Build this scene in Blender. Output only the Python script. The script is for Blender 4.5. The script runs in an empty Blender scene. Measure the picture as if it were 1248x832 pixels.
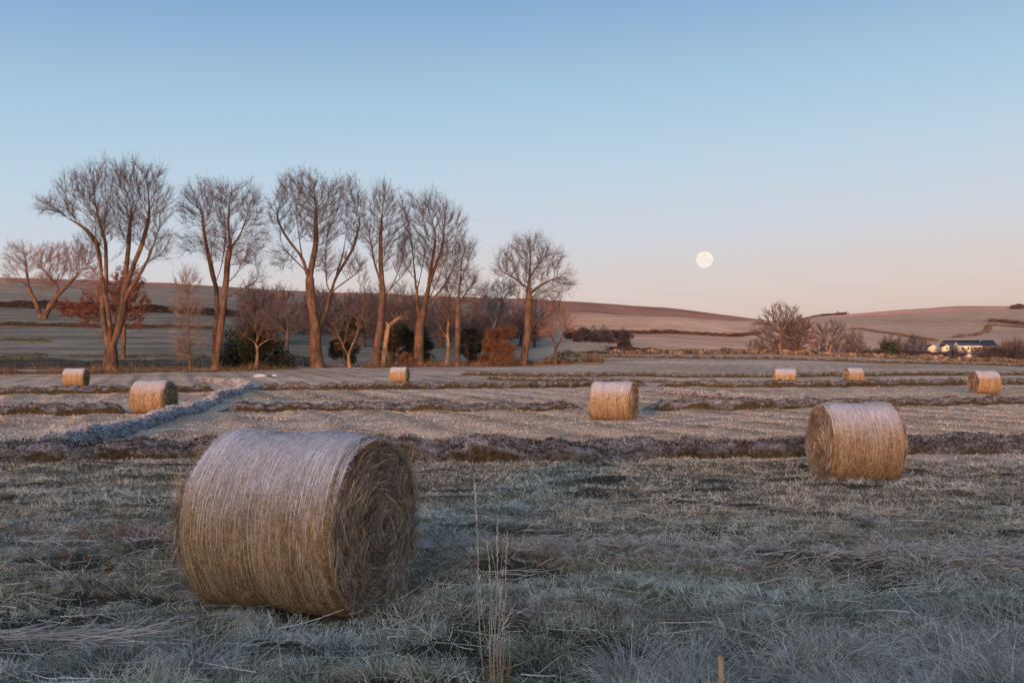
import bpy, math, random
import numpy as np
from mathutils import Vector
rng = np.random.default_rng(7)
random.seed(7)
sc = bpy.context.scene
col = sc.collection
H = 1.9; F = 1213.0; HZ = 440.0
PI = math.pi

# ------------------------------------------------------------------ noise
def _h(ix, iy, s):
    n = (ix.astype(np.int64) * 374761393 + iy.astype(np.int64) * 668265263 + s * 1274126177) & 0x7fffffff
    n = ((n ^ (n >> 13)) * 1274126177) & 0x7fffffff
    return ((n ^ (n >> 16)) & 0xffff) / 65535.0
def vn(x, y, s=0):
    x = np.asarray(x, float); y = np.asarray(y, float)
    ix = np.floor(x); iy = np.floor(y); fx = x - ix; fy = y - iy
    fx = fx * fx * (3 - 2 * fx); fy = fy * fy * (3 - 2 * fy)
    a = _h(ix, iy, s); b = _h(ix + 1, iy, s); c = _h(ix, iy + 1, s); d = _h(ix + 1, iy + 1, s)
    return (a + (b - a) * fx) * (1 - fy) + (c + (d - c) * fx) * fy
def fbm(x, y, s=0, o=3):
    t = 0; a = 1; w = 0
    x = np.asarray(x, float); y = np.asarray(y, float)
    for k in range(o):
        t = t + a * vn(x, y, s + k * 17); w += a; a *= .5; x = x * 2.03 + 3.1; y = y * 2.03 + 7.7
    return t / w
def ss(a, b, x):
    t = np.clip((x - a) / (b - a), 0, 1); return t * t * (3 - 2 * t)

# ------------------------------------------------------------------ terrain
# for each azimuth column (photo x): distances and elevation rows of the land
COLS = {
 -500: [(90,465.5),(120,456),(150,450),(170,446),(200,437),(245,416),(300,396),(370,376),(520,358),(750,338),(1000,345),(2000,385),(4000,420)],
 0:    [(90,465.5),(120,456),(150,450),(170,446),(200,437),(245,416),(300,396),(370,377),(520,358),(750,339),(1000,348),(2000,388),(4000,420)],
 200:  [(90,465.5),(120,454),(150,449),(170,446),(200,438),(245,418),(300,399),(370,381),(520,363),(750,346),(1000,356),(2000,390),(4000,420)],
 420:  [(90,465.5),(120,452),(150,446),(170,444),(200,440),(245,428),(300,414),(370,400),(520,376),(800,355),(1050,364),(2000,392),(4000,420)],
 640:  [(90,465.5),(120,452),(150,444),(170,441),(200,438),(245,432),(300,424),(370,413),(520,390),(850,363),(1150,372),(2000,395),(4000,420)],
 700:  [(90,465),(120,453),(150,443),(170,435),(190,432),(215,434),(300,421),(400,413),(560,398),(900,369),(1200,377),(2000,396),(4000,420)],
 800:  [(90,465),(120,452),(150,442),(170,435),(190,431),(215,436),(300,428),(400,418),(560,403),(950,375),(1300,384),(2000,398),(4000,420)],
 930:  [(90,465),(120,453),(150,442),(170,435),(190,431),(215,439),(300,436),(400,428),(560,413),(1000,388),(1300,398),(2000,404),(4000,420)],
 1000: [(90,465),(120,453),(150,443),(170,437),(190,433),(215,441),(300,438),(420,430),(600,414),(1000,398),(1500,388),(1900,385),(4000,420)],
 1100: [(90,465.5),(120,454),(150,446),(170,440),(190,436),(215,443),(300,440),(450,432),(650,421),(1000,402),(1400,388),(1900,377),(4000,415)],
 1180: [(90,465.5),(120,455),(150,446),(170,442),(190,439),(215,444),(300,440),(450,430),(650,420),(1000,402),(1400,387),(1900,372.5),(4000,415)],
 1250: [(90,465.5),(120,456),(150,448),(170,444),(190,441),(215,446),(300,442),(450,436),(650,420),(1000,400),(1400,385),(1900,372.5),(4000,415)],
 1800: [(90,465.5),(120,455),(150,449),(170,445),(190,442),(215,446),(300,440),(450,432),(650,416),(1000,396),(1400,383),(1900,372),(4000,415)],
}
_px = np.array(sorted(COLS))
_fine = np.exp(np.linspace(math.log(1), math.log(6000), 500))
_tab = []
for k in _px:
    Y = np.array([1, 12, 22, 42, 58, 75] + [a for a, b in COLS[k]], float)
    Z = np.array([0, 0, -.14, -.18, -.02, .03] + [H + (HZ - b) * a / F for a, b in COLS[k]])
    zf = np.interp(np.log(_fine), np.log(Y), Z)
    for _ in range(2): zf[1:-1] = (zf[:-2] + 2 * zf[1:-1] + zf[2:]) / 4
    _tab.append(zf)
_tab = np.array(_tab)
def ground(X, Y, detail=True):
    X = np.atleast_1d(np.asarray(X, float)); Y = np.atleast_1d(np.asarray(Y, float))
    r = np.hypot(X, Y); a = np.arctan2(X, Y)
    ac = np.clip(a, -.85, .85)
    px = 624 + F * np.tan(ac)
    d = np.maximum(r * np.cos(ac), 1.0)
    li = np.log(d) / math.log(6000) * 499
    li = np.clip(li, 0, 498.999); i = li.astype(int); f = li - i
    pc = np.clip(px, _px[0], _px[-1] - .001)
    j = np.clip(np.searchsorted(_px, pc, side='right') - 1, 0, len(_px) - 2)
    g = (pc - _px[j]) / (_px[j + 1] - _px[j]); g = g * g * (3 - 2 * g) * .5 + g * .5
    z = (_tab[j, i] * (1 - f) + _tab[j, i + 1] * f) * (1 - g) + (_tab[j + 1, i] * (1 - f) + _tab[j + 1, i + 1] * f) * g
    # far-side flattening and an unseen low rise added behind the camera to shade the foreground
    back = ss(1.15, 1.7, np.abs(a))
    yb = -Y
    zb = SHADE_RISE_H * ss(9, 25, yb) * (1 - .5 * ss(60, 400, yb)) + .5 * (fbm(X / 9, Y / 9, 5) - .5) * ss(9, 25, yb)
    z = z * (1 - back) + zb * back
    if detail:
        m = ss(1.2, 4, r)
        near = 1 - ss(60, 140, r)
        z = z + (1 - ss(7.5, 9, r)) * m * ss(-1, 1.2, X) * (vn(X * 1.8, Y * 2.2, 6) - .5) * .16
        z = z + m * near * ((fbm(X * .9, Y * 1.4, 1) - .5) * .13 + (vn(X * 3.3, Y * 3.3, 2) - .5) * .07)
        u = X * .94 + Y * .33
        z = z + ss(21, 25, Y) * near * .035 * np.sin(u * 2 * PI / 2.6 + 1.5 * vn(X / 6, Y / 9, 3))
        far = ss(300, 900, r)
        z = z + far * ((fbm(X / 90, Y / 90, 4) - .5) * 5)
        # foreground steps of dead grass
        bandf = ss(4, 5, r) * (1 - ss(14, 16, r))
        z = z + bandf * (.06 * np.exp(-((Y - 9.7 + .10 * X) / .5) ** 2) + .05 * np.exp(-((Y - 7.0) / .35) ** 2) * ss(-1.0, 1.0, X))
    return z
SHADE_RISE_H = 4.0
def gz(X, Y): return float(ground(X, Y)[0])
def gp(px, py, lo=4., hi=2200.):
    """ground point seen on photo column px, row py"""
    Y = np.exp(np.linspace(math.log(lo), math.log(hi), 1500))
    X = (px - 624) / F * Y
    z = ground(X, Y, False)
    row = HZ - (z - H) * F / Y
    k = np.argmax(row <= py)
    if row[k] > py: k = int(np.argmin(row))
    return float(X[k]), float(Y[k])

# ------------------------------------------------------------------ mesh helpers
def link(name, me, mat, parent=None):
    o = bpy.data.objects.new(name, me); col.objects.link(o)
    if mat: 
        for m in (mat if isinstance(mat, (list, tuple)) else [mat]): me.materials.append(m)
    if parent: o.parent = parent
    return o
def empty(name, loc, rz=0):
    o = bpy.data.objects.new(name, None); col.objects.link(o); o.location = loc; o.rotation_euler = (0, 0, rz)
    o.empty_display_size = .3
    return o
def tag(o, label, cat, group=None):
    o['label'] = label; o['category'] = cat
    if group: o['group'] = group
    return o
def mesh_np(name, V, polys, cols=None, smooth=False):
    """V (n,3); polys: list of int arrays (m,k)"""
    me = bpy.data.meshes.new(name)
    V = np.asarray(V, np.float32)
    me.vertices.add(len(V)); me.vertices.foreach_set('co', V.ravel())
    li = np.concatenate([p.ravel() for p in polys]).astype(np.int32)
    tot = np.concatenate([np.full(len(p), p.shape[1]) for p in polys]).astype(np.int32)
    st = np.concatenate([[0], np.cumsum(tot)[:-1]]).astype(np.int32)
    me.loops.add(len(li)); me.loops.foreach_set('vertex_index', li)
    me.polygons.add(len(tot)); me.polygons.foreach_set('loop_start', st); me.polygons.foreach_set('loop_total', tot)
    if smooth: me.polygons.foreach_set('use_smooth', np.ones(len(tot), bool))
    me.update(calc_edges=True)
    if cols is not None:
        a = me.color_attributes.new('tint', 'FLOAT_COLOR', 'POINT')
        c = np.ones((len(V), 4), np.float32); c[:, :3] = cols
        a.data.foreach_set('color', c.ravel())
    return me
class Acc:
    def __init__(s): s.V = []; s.C = []; s.P = {}; s.n = 0
    def add(s, V, polys, C):
        s.V.append(V); s.C.append(np.broadcast_to(C, V.shape))
        for p in polys: s.P.setdefault(p.shape[1], []).append(p + s.n)
        s.n += len(V)
    def mesh(s, name, smooth=False):
        return mesh_np(name, np.concatenate(s.V), [np.concatenate(v) for v in s.P.values()], np.concatenate(s.C), smooth)
def ribbons(acc, base, dirn, length, width, bend, c0, c1, segs=2, taper=1.0, side=None, droop=0.0):
    """curved tapering blades. base(n,3) dirn(n,3 unit) length(n) width(n) bend(n,3) tip offset"""
    n = len(base)
    if n == 0: return
    length = np.broadcast_to(length, (n,)); width = np.broadcast_to(width, (n,))
    if side is None:
        rnd = rng.normal(size=(n, 3)); side = np.cross(dirn, rnd)
    side = side / (np.linalg.norm(side, axis=1, keepdims=True) + 1e-9)
    vs = []; cs = []
    for k in range(segs + 1):
        t = k / segs
        p = base + dirn * (length * t)[:, None] + bend * (t * t)
        c = c0 + (c1 - c0) * t
        w = width * (1 - taper * t * .999) * .5
        if k < segs or taper < .99:
            vs += [p - side * w[:, None], p + side * w[:, None]]; cs += [c, c]
        else:
            vs += [p]; cs += [c]
    nv = len(vs)
    V = np.stack(vs, 1).reshape(-1, 3); C = np.stack([np.broadcast_to(c, (n, 3)) for c in cs], 1).reshape(-1, 3)
    b = (np.arange(n) * nv)[:, None]
    polys = []
    for k in range(segs):
        if k == segs - 1 and taper >= .99: polys.append(b + np.array([2 * k, 2 * k + 1, 2 * k + 2]))
        else: polys.append(b + np.array([2 * k, 2 * k + 1, 2 * k + 3, 2 * k + 2]))
    acc.add(V, polys, C)
def unit(v): return v / (np.linalg.norm(v, axis=-1, keepdims=True) + 1e-9)

# ------------------------------------------------------------------ materials
def newmat(name, rough=.9, spec=.2):
    m = bpy.data.materials.new(name); m.use_nodes = True
    b = m.node_tree.nodes['Principled BSDF']
    b.inputs['Roughness'].default_value = rough; b.inputs['Specular IOR Level'].default_value = spec
    return m, m.node_tree, b
def N(nt, t, **kw):
    n = nt.nodes.new(t)
    for k, v in kw.items(): setattr(n, k, v)
    return n
def mixc(nt, fac, a, b, mode='MIX'):
    n = nt.nodes.new('ShaderNodeMix'); n.data_type = 'RGBA'; n.blend_type = mode
    for i, v in ((0, fac), (6, a), (7, b)):
        if hasattr(v, 'node') or isinstance(v, bpy.types.NodeSocket): nt.links.new(v, n.inputs[i])
        else: n.inputs[i].default_value = v if i == 0 else (*v, 1) if len(v) == 3 else v
    return n.outputs[2]
def noise(nt, scale, detail=4, vec=None, rough=.6):
    n = nt.nodes.new('ShaderNodeTexNoise'); n.inputs['Scale'].default_value = scale; n.inputs['Detail'].default_value = detail
    n.inputs['Roughness'].default_value = rough
    if vec: nt.links.new(vec, n.inputs['Vector'])
    return n.outputs['Fac']
def ramp(nt, f, stops):
    r = nt.nodes.new('ShaderNodeValToRGB'); nt.links.new(f, r.inputs[0])
    e = r.color_ramp.elements
    while len(e) < len(stops): e.new(.5)
    for q, (p, c) in zip(e, stops): q.position = p; q.color = (*c, 1) if len(c) == 3 else c
    return r.outputs[0]
def objcoord(nt): return nt.nodes.new('ShaderNodeTexCoord').outputs['Object']
def mapping(nt, vec, scale):
    m = nt.nodes.new('ShaderNodeMapping'); nt.links.new(vec, m.inputs[0]); m.inputs['Scale'].default_value = scale; return m.outputs[0]
def bump(nt, b, h, strength=.5, dist=.02):
    n = nt.nodes.new('ShaderNodeBump'); n.inputs['Strength'].default_value = strength; n.inputs['Distance'].default_value = dist
    nt.links.new(h, n.inputs['Height']); nt.links.new(n.outputs[0], b.inputs['Normal'])
def tintmat(name, sc1=1.0, amt=.35, rough=.9, spec=.15, transl=0):
    m, nt, b = newmat(name, rough, spec)
    a = N(nt, 'ShaderNodeVertexColor', layer_name='tint').outputs[0]
    f = noise(nt, sc1, 3, objcoord(nt))
    g = ramp(nt, f, [(.3, (1 - amt,) * 3), (.7, (1 + amt * .6,) * 3)])
    c = mixc(nt, 1.0, a, g, 'MULTIPLY')
    nt.links.new(c, b.inputs['Base Color'])
    return m
M = {}
# ground sheet: macro colour attribute with real soil / grass / stubble grain
m, nt, b = newmat('land', .95, .1)
a = N(nt, 'ShaderNodeVertexColor', layer_name='tint').outputs[0]
oc = objcoord(nt)
f1 = noise(nt, 14, 5, oc, .7); f2 = noise(nt, 1.3, 4, oc); f3 = noise(nt, .06, 6, oc, .7)
fs = noise(nt, 1.0, 4, mapping(nt, oc, (.012, .16, .05)), .65)
c = mixc(nt, 1, a, ramp(nt, f1, [(.3, (.6,) * 3), (.7, (1.3,) * 3)]), 'MULTIPLY')
c = mixc(nt, 1, c, ramp(nt, f2, [(.3, (.8,) * 3), (.7, (1.18,) * 3)]), 'MULTIPLY')
c = mixc(nt, 1, c, ramp(nt, f3, [(.32, (.74, .72, .70)), (.66, (1.2,) * 3)]), 'MULTIPLY')
c = mixc(nt, 1, c, ramp(nt, fs, [(.35, (.78, .76, .72)), (.62, (1.14,) * 3)]), 'MULTIPLY')
nt.links.new(c, b.inputs['Base Color']); bump(nt, b, f1, .6, .05)
M['land'] = m
M['grass'] = tintmat('frosted_grass', 1.1, .25)
M['straw'] = tintmat('straw', 3.0, .25, .75, .25)
M['twig'] = tintmat('twig_bark', .4, .3)
M['leaf'] = tintmat('shrub_leaf', .9, .5)
# bark
m, nt, b = newmat('bark', .9, .15); oc = objcoord(nt)
f = noise(nt, 1.0, 6, mapping(nt, oc, (3, 3, .7)), .7); g = noise(nt, .55, 5, oc)
a = N(nt, 'ShaderNodeVertexColor', layer_name='tint').outputs[0]
c = mixc(nt, 1, a, ramp(nt, f, [(.3, (.4, .4, .42)), (.65, (1.5, 1.42, 1.35))]), 'MULTIPLY')
c = mixc(nt, 1, c, ramp(nt, g, [(.38, (.5, .54, .56)), (.62, (1.3, 1.22, 1.15))]), 'MULTIPLY')
nt.links.new(c, b.inputs['Base Color']); bump(nt, b, f, .9, .15); M['bark'] = m
# bank body: dark earth and moss, frost lies on upward faces
m, nt, b = newmat('bank_turf', .95, .1); oc = objcoord(nt)
geo = N(nt, 'ShaderNodeNewGeometry'); sx = N(nt, 'ShaderNodeSeparateXYZ'); nt.links.new(geo.outputs['Normal'], sx.inputs[0])
fa = noise(nt, 5, 5, oc, .7); fb = noise(nt, .7, 3, oc)
earth = ramp(nt, fa, [(.3, (.010, .008, .005)), (.5, (.034, .025, .013)), (.72, (.09, .06, .032))])
moss = mixc(nt, fb, earth, (.06, .042, .018))
fr = ramp(nt, fa, [(.3, (.07, .06, .055)), (.7, (.24, .22, .22))])
ad = N(nt, 'ShaderNodeMath', operation='MULTIPLY_ADD'); nt.links.new(fa, ad.inputs[0]); ad.inputs[1].default_value = .5; nt.links.new(sx.outputs[2], ad.inputs[2])
ff = ramp(nt, ad.outputs[0], [(.78, (0, 0, 0)), (1.0, (1, 1, 1))])
bw = N(nt, 'ShaderNodeRGBToBW'); nt.links.new(ff, bw.inputs[0])
c = mixc(nt, bw.outputs[0], moss, fr); nt.links.new(c, b.inputs['Base Color']); bump(nt, b, fa, .8, .08); M['bank'] = m
# bale barrel: wound straw, frost lies on the top
m, nt, b = newmat('bale_barrel', .85, .2); oc = objcoord(nt)
f1 = noise(nt, 1.0, 6, mapping(nt, oc, (70, 9, 9)), .7)
f2 = noise(nt, 38, 5, oc, .75); f3 = noise(nt, 2.2, 4, oc)
f4 = noise(nt, 1.0, 3, mapping(nt, oc, (16, .7, .7)), .5)
c = ramp(nt, f1, [(.28, (.085, .048, .021)), (.5, (.22, .135, .065)), (.72, (.40, .28, .165))])
c = mixc(nt, 1, c, ramp(nt, f2, [(.3, (.45, .42, .4)), (.7, (1.45, 1.45, 1.45))]), 'MULTIPLY')
c = mixc(nt, 1, c, ramp(nt, f4, [(.35, (.68, .66, .64)), (.6, (1.12, 1.12, 1.12))]), 'MULTIPLY')
geo = N(nt, 'ShaderNodeNewGeometry'); sx = N(nt, 'ShaderNodeSeparateXYZ'); nt.links.new(geo.outputs['True Normal'], sx.inputs[0])
ma = N(nt, 'ShaderNodeMath', operation='MULTIPLY_ADD'); nt.links.new(f2, ma.inputs[0]); ma.inputs[1].default_value = .9; nt.links.new(sx.outputs[2], ma.inputs[2])
mb = N(nt, 'ShaderNodeMath', operation='MULTIPLY_ADD'); nt.links.new(f3, mb.inputs[0]); mb.inputs[1].default_value = .35; nt.links.new(ma.outputs[0], mb.inputs[2])
fr = ramp(nt, N(nt, 'ShaderNodeMath', operation='MULTIPLY').outputs[0], [(0, (0,) * 3), (1, (1,) * 3)])
mm = fr.node.inputs[0].links[0].from_node; nt.links.new(mb.outputs[0], mm.inputs[0]); mm.inputs[1].default_value = .5
rr = fr.node.color_ramp.elements; rr[0].position = .42; rr[1].position = .98
bw = N(nt, 'ShaderNodeRGBToBW'); nt.links.new(fr, bw.inputs[0])
c = mixc(nt, bw.outputs[0], c, (.45, .46, .52)); nt.links.new(c, b.inputs['Base Color'])
bump(nt, b, f2, .9, .02); M['barrel'] = m
m, nt, b = newmat('bale_end', .9, .15); oc = objcoord(nt)
f1 = noise(nt, 26, 6, oc, .75); f2 = noise(nt, 3.5, 4, oc)
c = ramp(nt, f1, [(.3, (.04, .025, .013)), (.55, (.19, .125, .07)), (.75, (.36, .26, .17))])
c = mixc(nt, 1, c, ramp(nt, f2, [(.3, (.5, .45, .4)), (.7, (1.2, 1.15, 1.1))]), 'MULTIPLY')
nt.links.new(c, b.inputs['Base Color']); bump(nt, b, f1, 1, .03); M['end'] = m
def plain(name, rgb, rough=.8, var=.15, scale=6):
    m, nt, b = newmat(name, rough, .3)
    f = noise(nt, scale, 4, objcoord(nt))
    c = mixc(nt, 1, rgb, ramp(nt, f, [(.3, (1 - var,) * 3), (.7, (1 + var * .7,) * 3)]), 'MULTIPLY')
    nt.links.new(c, b.inputs['Base Color']); return m
M['cream'] = plain('lime_render', (.48, .41, .29), .85, .12, 1)
M['slate'] = plain('slate_roof', (.045, .045, .06), .95, .2, 1)
M['window'] = plain('window_glass', (.03, .035, .05), .2, .1, 1)
M['brickish'] = plain('painted_door', (.10, .05, .04), .6, .1, 1)
M['stone'] = plain('frosted_stone', (.36, .35, .35), .9, .25, 3)
M['greystone'] = plain('grey_stone', (.12, .12, .13), .9, .25, 3)
M['wood'] = plain('weathered_wood', (.36, .20, .11), .8, .3, 30)

# ------------------------------------------------------------------ world, sun, camera
SUN_EL = 5.0; SUN_AZ = 195.0
w = bpy.data.worlds.new("World"); sc.world = w; w.use_nodes = True
nt = w.node_tree; bg = nt.nodes['Background']
s = N(nt, 'ShaderNodeTexSky'); s.sky_type = 'NISHITA'; s.sun_disc = False
s.sun_elevation = math.radians(SUN_EL); s.sun_rotation = math.radians(SUN_AZ); s.ozone_density = 3; s.dust_density = 1
tc = N(nt, 'ShaderNodeTexCoord'); sp = N(nt, 'ShaderNodeSeparateXYZ'); nt.links.new(tc.outputs['Generated'], sp.inputs[0])
def lin(c): return tuple(((v / 255) / 12.92 if v / 255 < .04045 else ((v / 255 + .055) / 1.055) ** 2.4) for v in c)
def el(row): return (math.sin(math.atan((HZ - row) / F)))
ax = N(nt, 'ShaderNodeMath', operation='MULTIPLY_ADD'); nt.links.new(sp.outputs[0], ax.inputs[0]); ax.inputs[1].default_value = -.05; nt.links.new(sp.outputs[2], ax.inputs[2])
rp = ramp(nt, ax.outputs[0], [(0, lin((190, 172, 172))), (el(395), lin((220, 198, 189))), (el(350), lin((217, 206, 202))), (el(290), lin((206, 212, 221))),
    (el(200), lin((187, 210, 228))), (el(100), lin((163, 196, 221))), (el(0), lin((136, 173, 211))), (.6, lin((126, 152, 188))), (1, lin((118, 140, 172)))])
SKY_S = .12; GLOW = 8.0
nm = N(nt, 'ShaderNodeVectorMath', operation='SCALE'); nt.links.new(rp, nm.inputs[0]); nm.inputs['Scale'].default_value = 1 / SKY_S
# the afterglow side of the sky (behind the camera) takes over towards the sun
dp = N(nt, 'ShaderNodeVectorMath', operation='DOT_PRODUCT'); nt.links.new(tc.outputs['Generated'], dp.inputs[0]); dp.inputs[1].default_value = (math.sin(math.radians(SUN_AZ)), math.cos(math.radians(SUN_AZ)), .1)
gl = ramp(nt, dp.outputs['Value'], [(.0, (.0,) * 3), (.9, (1,) * 3)]); gb = N(nt, 'ShaderNodeRGBToBW'); nt.links.new(gl, gb.inputs[0])
s2 = N(nt, 'ShaderNodeVectorMath', operation='SCALE'); nt.links.new(s.outputs[0], s2.inputs[0]); s2.inputs['Scale'].default_value = GLOW
c = mixc(nt, gb.outputs[0], nm.outputs[0], s2.outputs[0]); nt.links.new(c, bg.inputs[0]); bg.inputs[1].default_value = SKY_S
L = bpy.data.lights.new('sun', 'SUN'); L.energy = 4.6; L.angle = math.radians(5); L.color = (1, .43, .20)
so = bpy.data.objects.new('sun', L); col.objects.link(so)
az = math.radians(SUN_AZ); e = math.radians(SUN_EL)
tosun = Vector((math.sin(az) * math.cos(e), math.cos(az) * math.cos(e), math.sin(e)))
so.rotation_euler = tosun.to_track_quat('Z', 'Y').to_euler(); so.location = tosun * 50
cam = bpy.data.cameras.new('camera'); co = bpy.data.objects.new('camera', cam); col.objects.link(co); sc.camera = co
cam.lens = 35; cam.sensor_width = 36; cam.clip_start = .1; cam.clip_end = 20000
co.location = (0, 0, H); co.rotation_euler = (math.radians(90 + math.degrees(math.atan((HZ - 416) / F))), 0, 0)
sc.view_settings.view_transform = 'Standard'; sc.view_settings.look = 'None'; sc.view_settings.exposure = 0; sc.view_settings.gamma = 1

# ------------------------------------------------------------------ land sheet
def albedo(X, Y):
    """surface colour of the land by place, with crest glow and hollow shade painted in"""
    r = np.hypot(X, Y); px = 624 + F * np.tan(np.clip(np.arctan2(X, Y), -1.2, 1.2))
    n1 = fbm(X / 2.2, Y / 1.6, 11)[:, None]; n2 = fbm(X / 14, Y / 9, 12)[:, None]
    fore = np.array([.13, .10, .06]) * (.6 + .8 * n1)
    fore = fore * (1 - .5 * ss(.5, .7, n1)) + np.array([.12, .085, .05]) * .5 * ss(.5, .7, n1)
    hl = ss(.55, .7, fbm(X / .8, Y / .5, 44))[:, None]; fore = fore * (1 - .65 * hl)  # hollows: bare earth, with their shade painted in as darker colour
    stub = np.array([.47, .325, .225]) * (.75 + .5 * n1)
    u = X * .94 + Y * .33
    st = .5 + .5 * np.sin(u * 2 * PI / 2.6 + 1.5 * vn(X / 6, Y / 9, 3))
    st2 = .5 + .5 * np.sin(u * 2 * PI / 1.3 + 3 * vn(X / 3, Y / 5, 9))
    stub = stub * (1 - .38 * (st ** 3)[:, None]) * (1 - .15 * st2[:, None])
    frost = np.array([.46, .385, .33]) * (.8 + .4 * n2)
    patch = ss(.45, .62, fbm(X / 11, Y / 5, 31))[:, None]
    stub = stub * (1 - .35 * patch) + frost * .35 * patch
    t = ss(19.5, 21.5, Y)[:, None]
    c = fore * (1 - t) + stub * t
    # left slopes: frosted grass
    tl = (ss(150, 175, Y) * (1 - ss(600, 720, px)))[:, None]
    row = np.array([.185, .16, .12]) * (.82 + .36 * n2)
    sx_ = .5 + .5 * np.sin((Y - .12 * X) * 2 * PI / 17 + 4 * vn(X / 40, Y / 30, 8))
    row = row * (1 - .45 * (sx_ ** 5)[:, None]); c = c * (1 - tl) + row * tl
    # upper slope and moor crest
    up = (ss(370, 400, Y) * (1 - ss(660, 740, px)))[:, None]; c = c * (1 - up) + np.array([.22, .17, .125]) * (.8 + .4 * n2) * up
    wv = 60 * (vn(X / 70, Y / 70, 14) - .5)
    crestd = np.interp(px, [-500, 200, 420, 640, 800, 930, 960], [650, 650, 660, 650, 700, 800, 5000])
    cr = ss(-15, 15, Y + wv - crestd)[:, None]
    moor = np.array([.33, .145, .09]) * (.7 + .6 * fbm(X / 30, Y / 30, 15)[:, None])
    # right hills: pale pasture with rusty strips and a painted sunlit crest
    rh = (ss(200, 230, Y) * ss(660, 720, px))[:, None]
    past = np.array([.56, .32, .20]) * (.8 + .4 * fbm(X / 60, Y / 60, 16)[:, None])
    c = c * (1 - rh) + past * rh
    green = (ss(640, 700, Y) * ss(960, 1010, px))[:, None]
    past2 = np.array([.44, .27, .17]) * (.85 + .3 * fbm(X / 90, Y / 90, 18)[:, None]); c = c * (1 - green) + past2 * green
    b1 = (ss(430, 470, Y + wv) * (1 - ss(500, 540, Y + wv)) * ss(660, 720, px) * (1 - ss(900, 960, px)))[:, None]
    c = c * (1 - .45 * b1) + moor * .45 * b1
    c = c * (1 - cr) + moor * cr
    crest_glow = (ss(1560, 1640, Y + 3 * wv + (1180 - px) * .3) * ss(980, 1040, px))[:, None]  # pink sunlight along the right crest, put into the land colour
    c = c * (1 - .8 * crest_glow) + np.array([.75, .30, .2]) * .8 * crest_glow
    r4 = (ss(1780, 1830, Y) * ss(980, 1040, px))[:, None]; c = c * (1 - .5 * r4) + np.array([.2, .12, .1]) * .5 * r4
    r3 = (ss(1150, 1180, Y + 2 * wv + (px - 1100) * .8) * (1 - ss(1230, 1270, Y + 2 * wv + (px - 1100) * .8)) * ss(980, 1040, px))[:, None]
    c = c * (1 - .4 * r3) + moor * .4 * r3
    return c
ang = np.concatenate([np.linspace(-PI, -.62, 70)[:-1], np.linspace(-.62, .62, 760), np.linspace(.62, PI, 70)[1:-1]])
rad = np.concatenate([np.linspace(.4, 5, 14)[:-1], np.exp(np.linspace(math.log(5), math.log(5200), 420))])
A, R = np.meshgrid(ang, rad)
X = (np.sin(A) * R).ravel(); Y = (np.cos(A) * R).ravel()
Z = ground(X, Y)
na = len(ang); nr = len(rad)
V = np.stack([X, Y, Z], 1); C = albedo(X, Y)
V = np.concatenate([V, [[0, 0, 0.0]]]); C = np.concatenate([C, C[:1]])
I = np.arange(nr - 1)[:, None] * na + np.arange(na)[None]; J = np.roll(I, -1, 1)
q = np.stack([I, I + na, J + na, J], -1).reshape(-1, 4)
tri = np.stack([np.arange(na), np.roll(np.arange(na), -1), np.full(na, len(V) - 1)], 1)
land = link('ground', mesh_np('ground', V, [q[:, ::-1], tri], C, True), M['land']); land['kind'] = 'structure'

# ------------------------------------------------------------------ grass (uncountable)
G_ = Acc()
def frost_pal(n): return np.array([.29, .335, .35]) * rng.uniform(.7, 1.25, (n, 1))
def lay_grass(n, y0, y1, seed, dens_pow, hmin, hmax, wmul, zone):
    u = rng.uniform(0, 1, n)
    k = dens_pow
    Y = (y0 ** (1 - k) + u * (y1 ** (1 - k) - y0 ** (1 - k))) ** (1 / (1 - k))
    X = rng.uniform(-.60, .60, n) * (Y + .6)
    return X, Y
def colour_blades(X, Y, zone):
    n = len(X)
    a = fbm(X / 1.3, Y / .9, 41)[:, None]; b_ = fbm(X / 3.5, Y / 1.6, 42)[:, None]; r = rng.uniform(0, 1, (n, 1))
    green = np.array([.17, .155, .06]); blue = np.array([.56, .52, .42]); tan = np.array([.52, .36, .20]); purp = np.array([.50, .42, .385]); rust = np.array([.26, .13, .06])
    c = green + (blue - green) * ss(.30, .62, a + (r - .5) * .5)
    c = c + (np.array([.60, .53, .45]) - c) * (ss(9, 15, Y)[:, None] * (r < .4) * .8)
    t = ss(.48, .66, b_ + (r - .5) * .45); c = c + (tan - c) * t * .8
    gs = (np.exp(-((Y - 8.25 + .3 * (vn(X / 1.2, X * 0, 58) - .5)) / .62) ** 4) * ss(-1.5, .5, X))[:, None]
    c = c + (np.where(r < .45, np.array([.15, .19, .07]), np.array([.46, .52, .42])) - c) * gs * .75
    ds = ss(.56, .68, fbm(X / 1.1, Y / .38, 59))[:, None]; c = c * (1 - .5 * ds)
    c = c + (rust - c) * ss(.93, .99, rng.uniform(0, 1, (n, 1))) * .8
    return c * (.34 + 1.7 * rng.uniform(0, 1, (n, 1)) ** 1.4), purp, rust, tan
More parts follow.
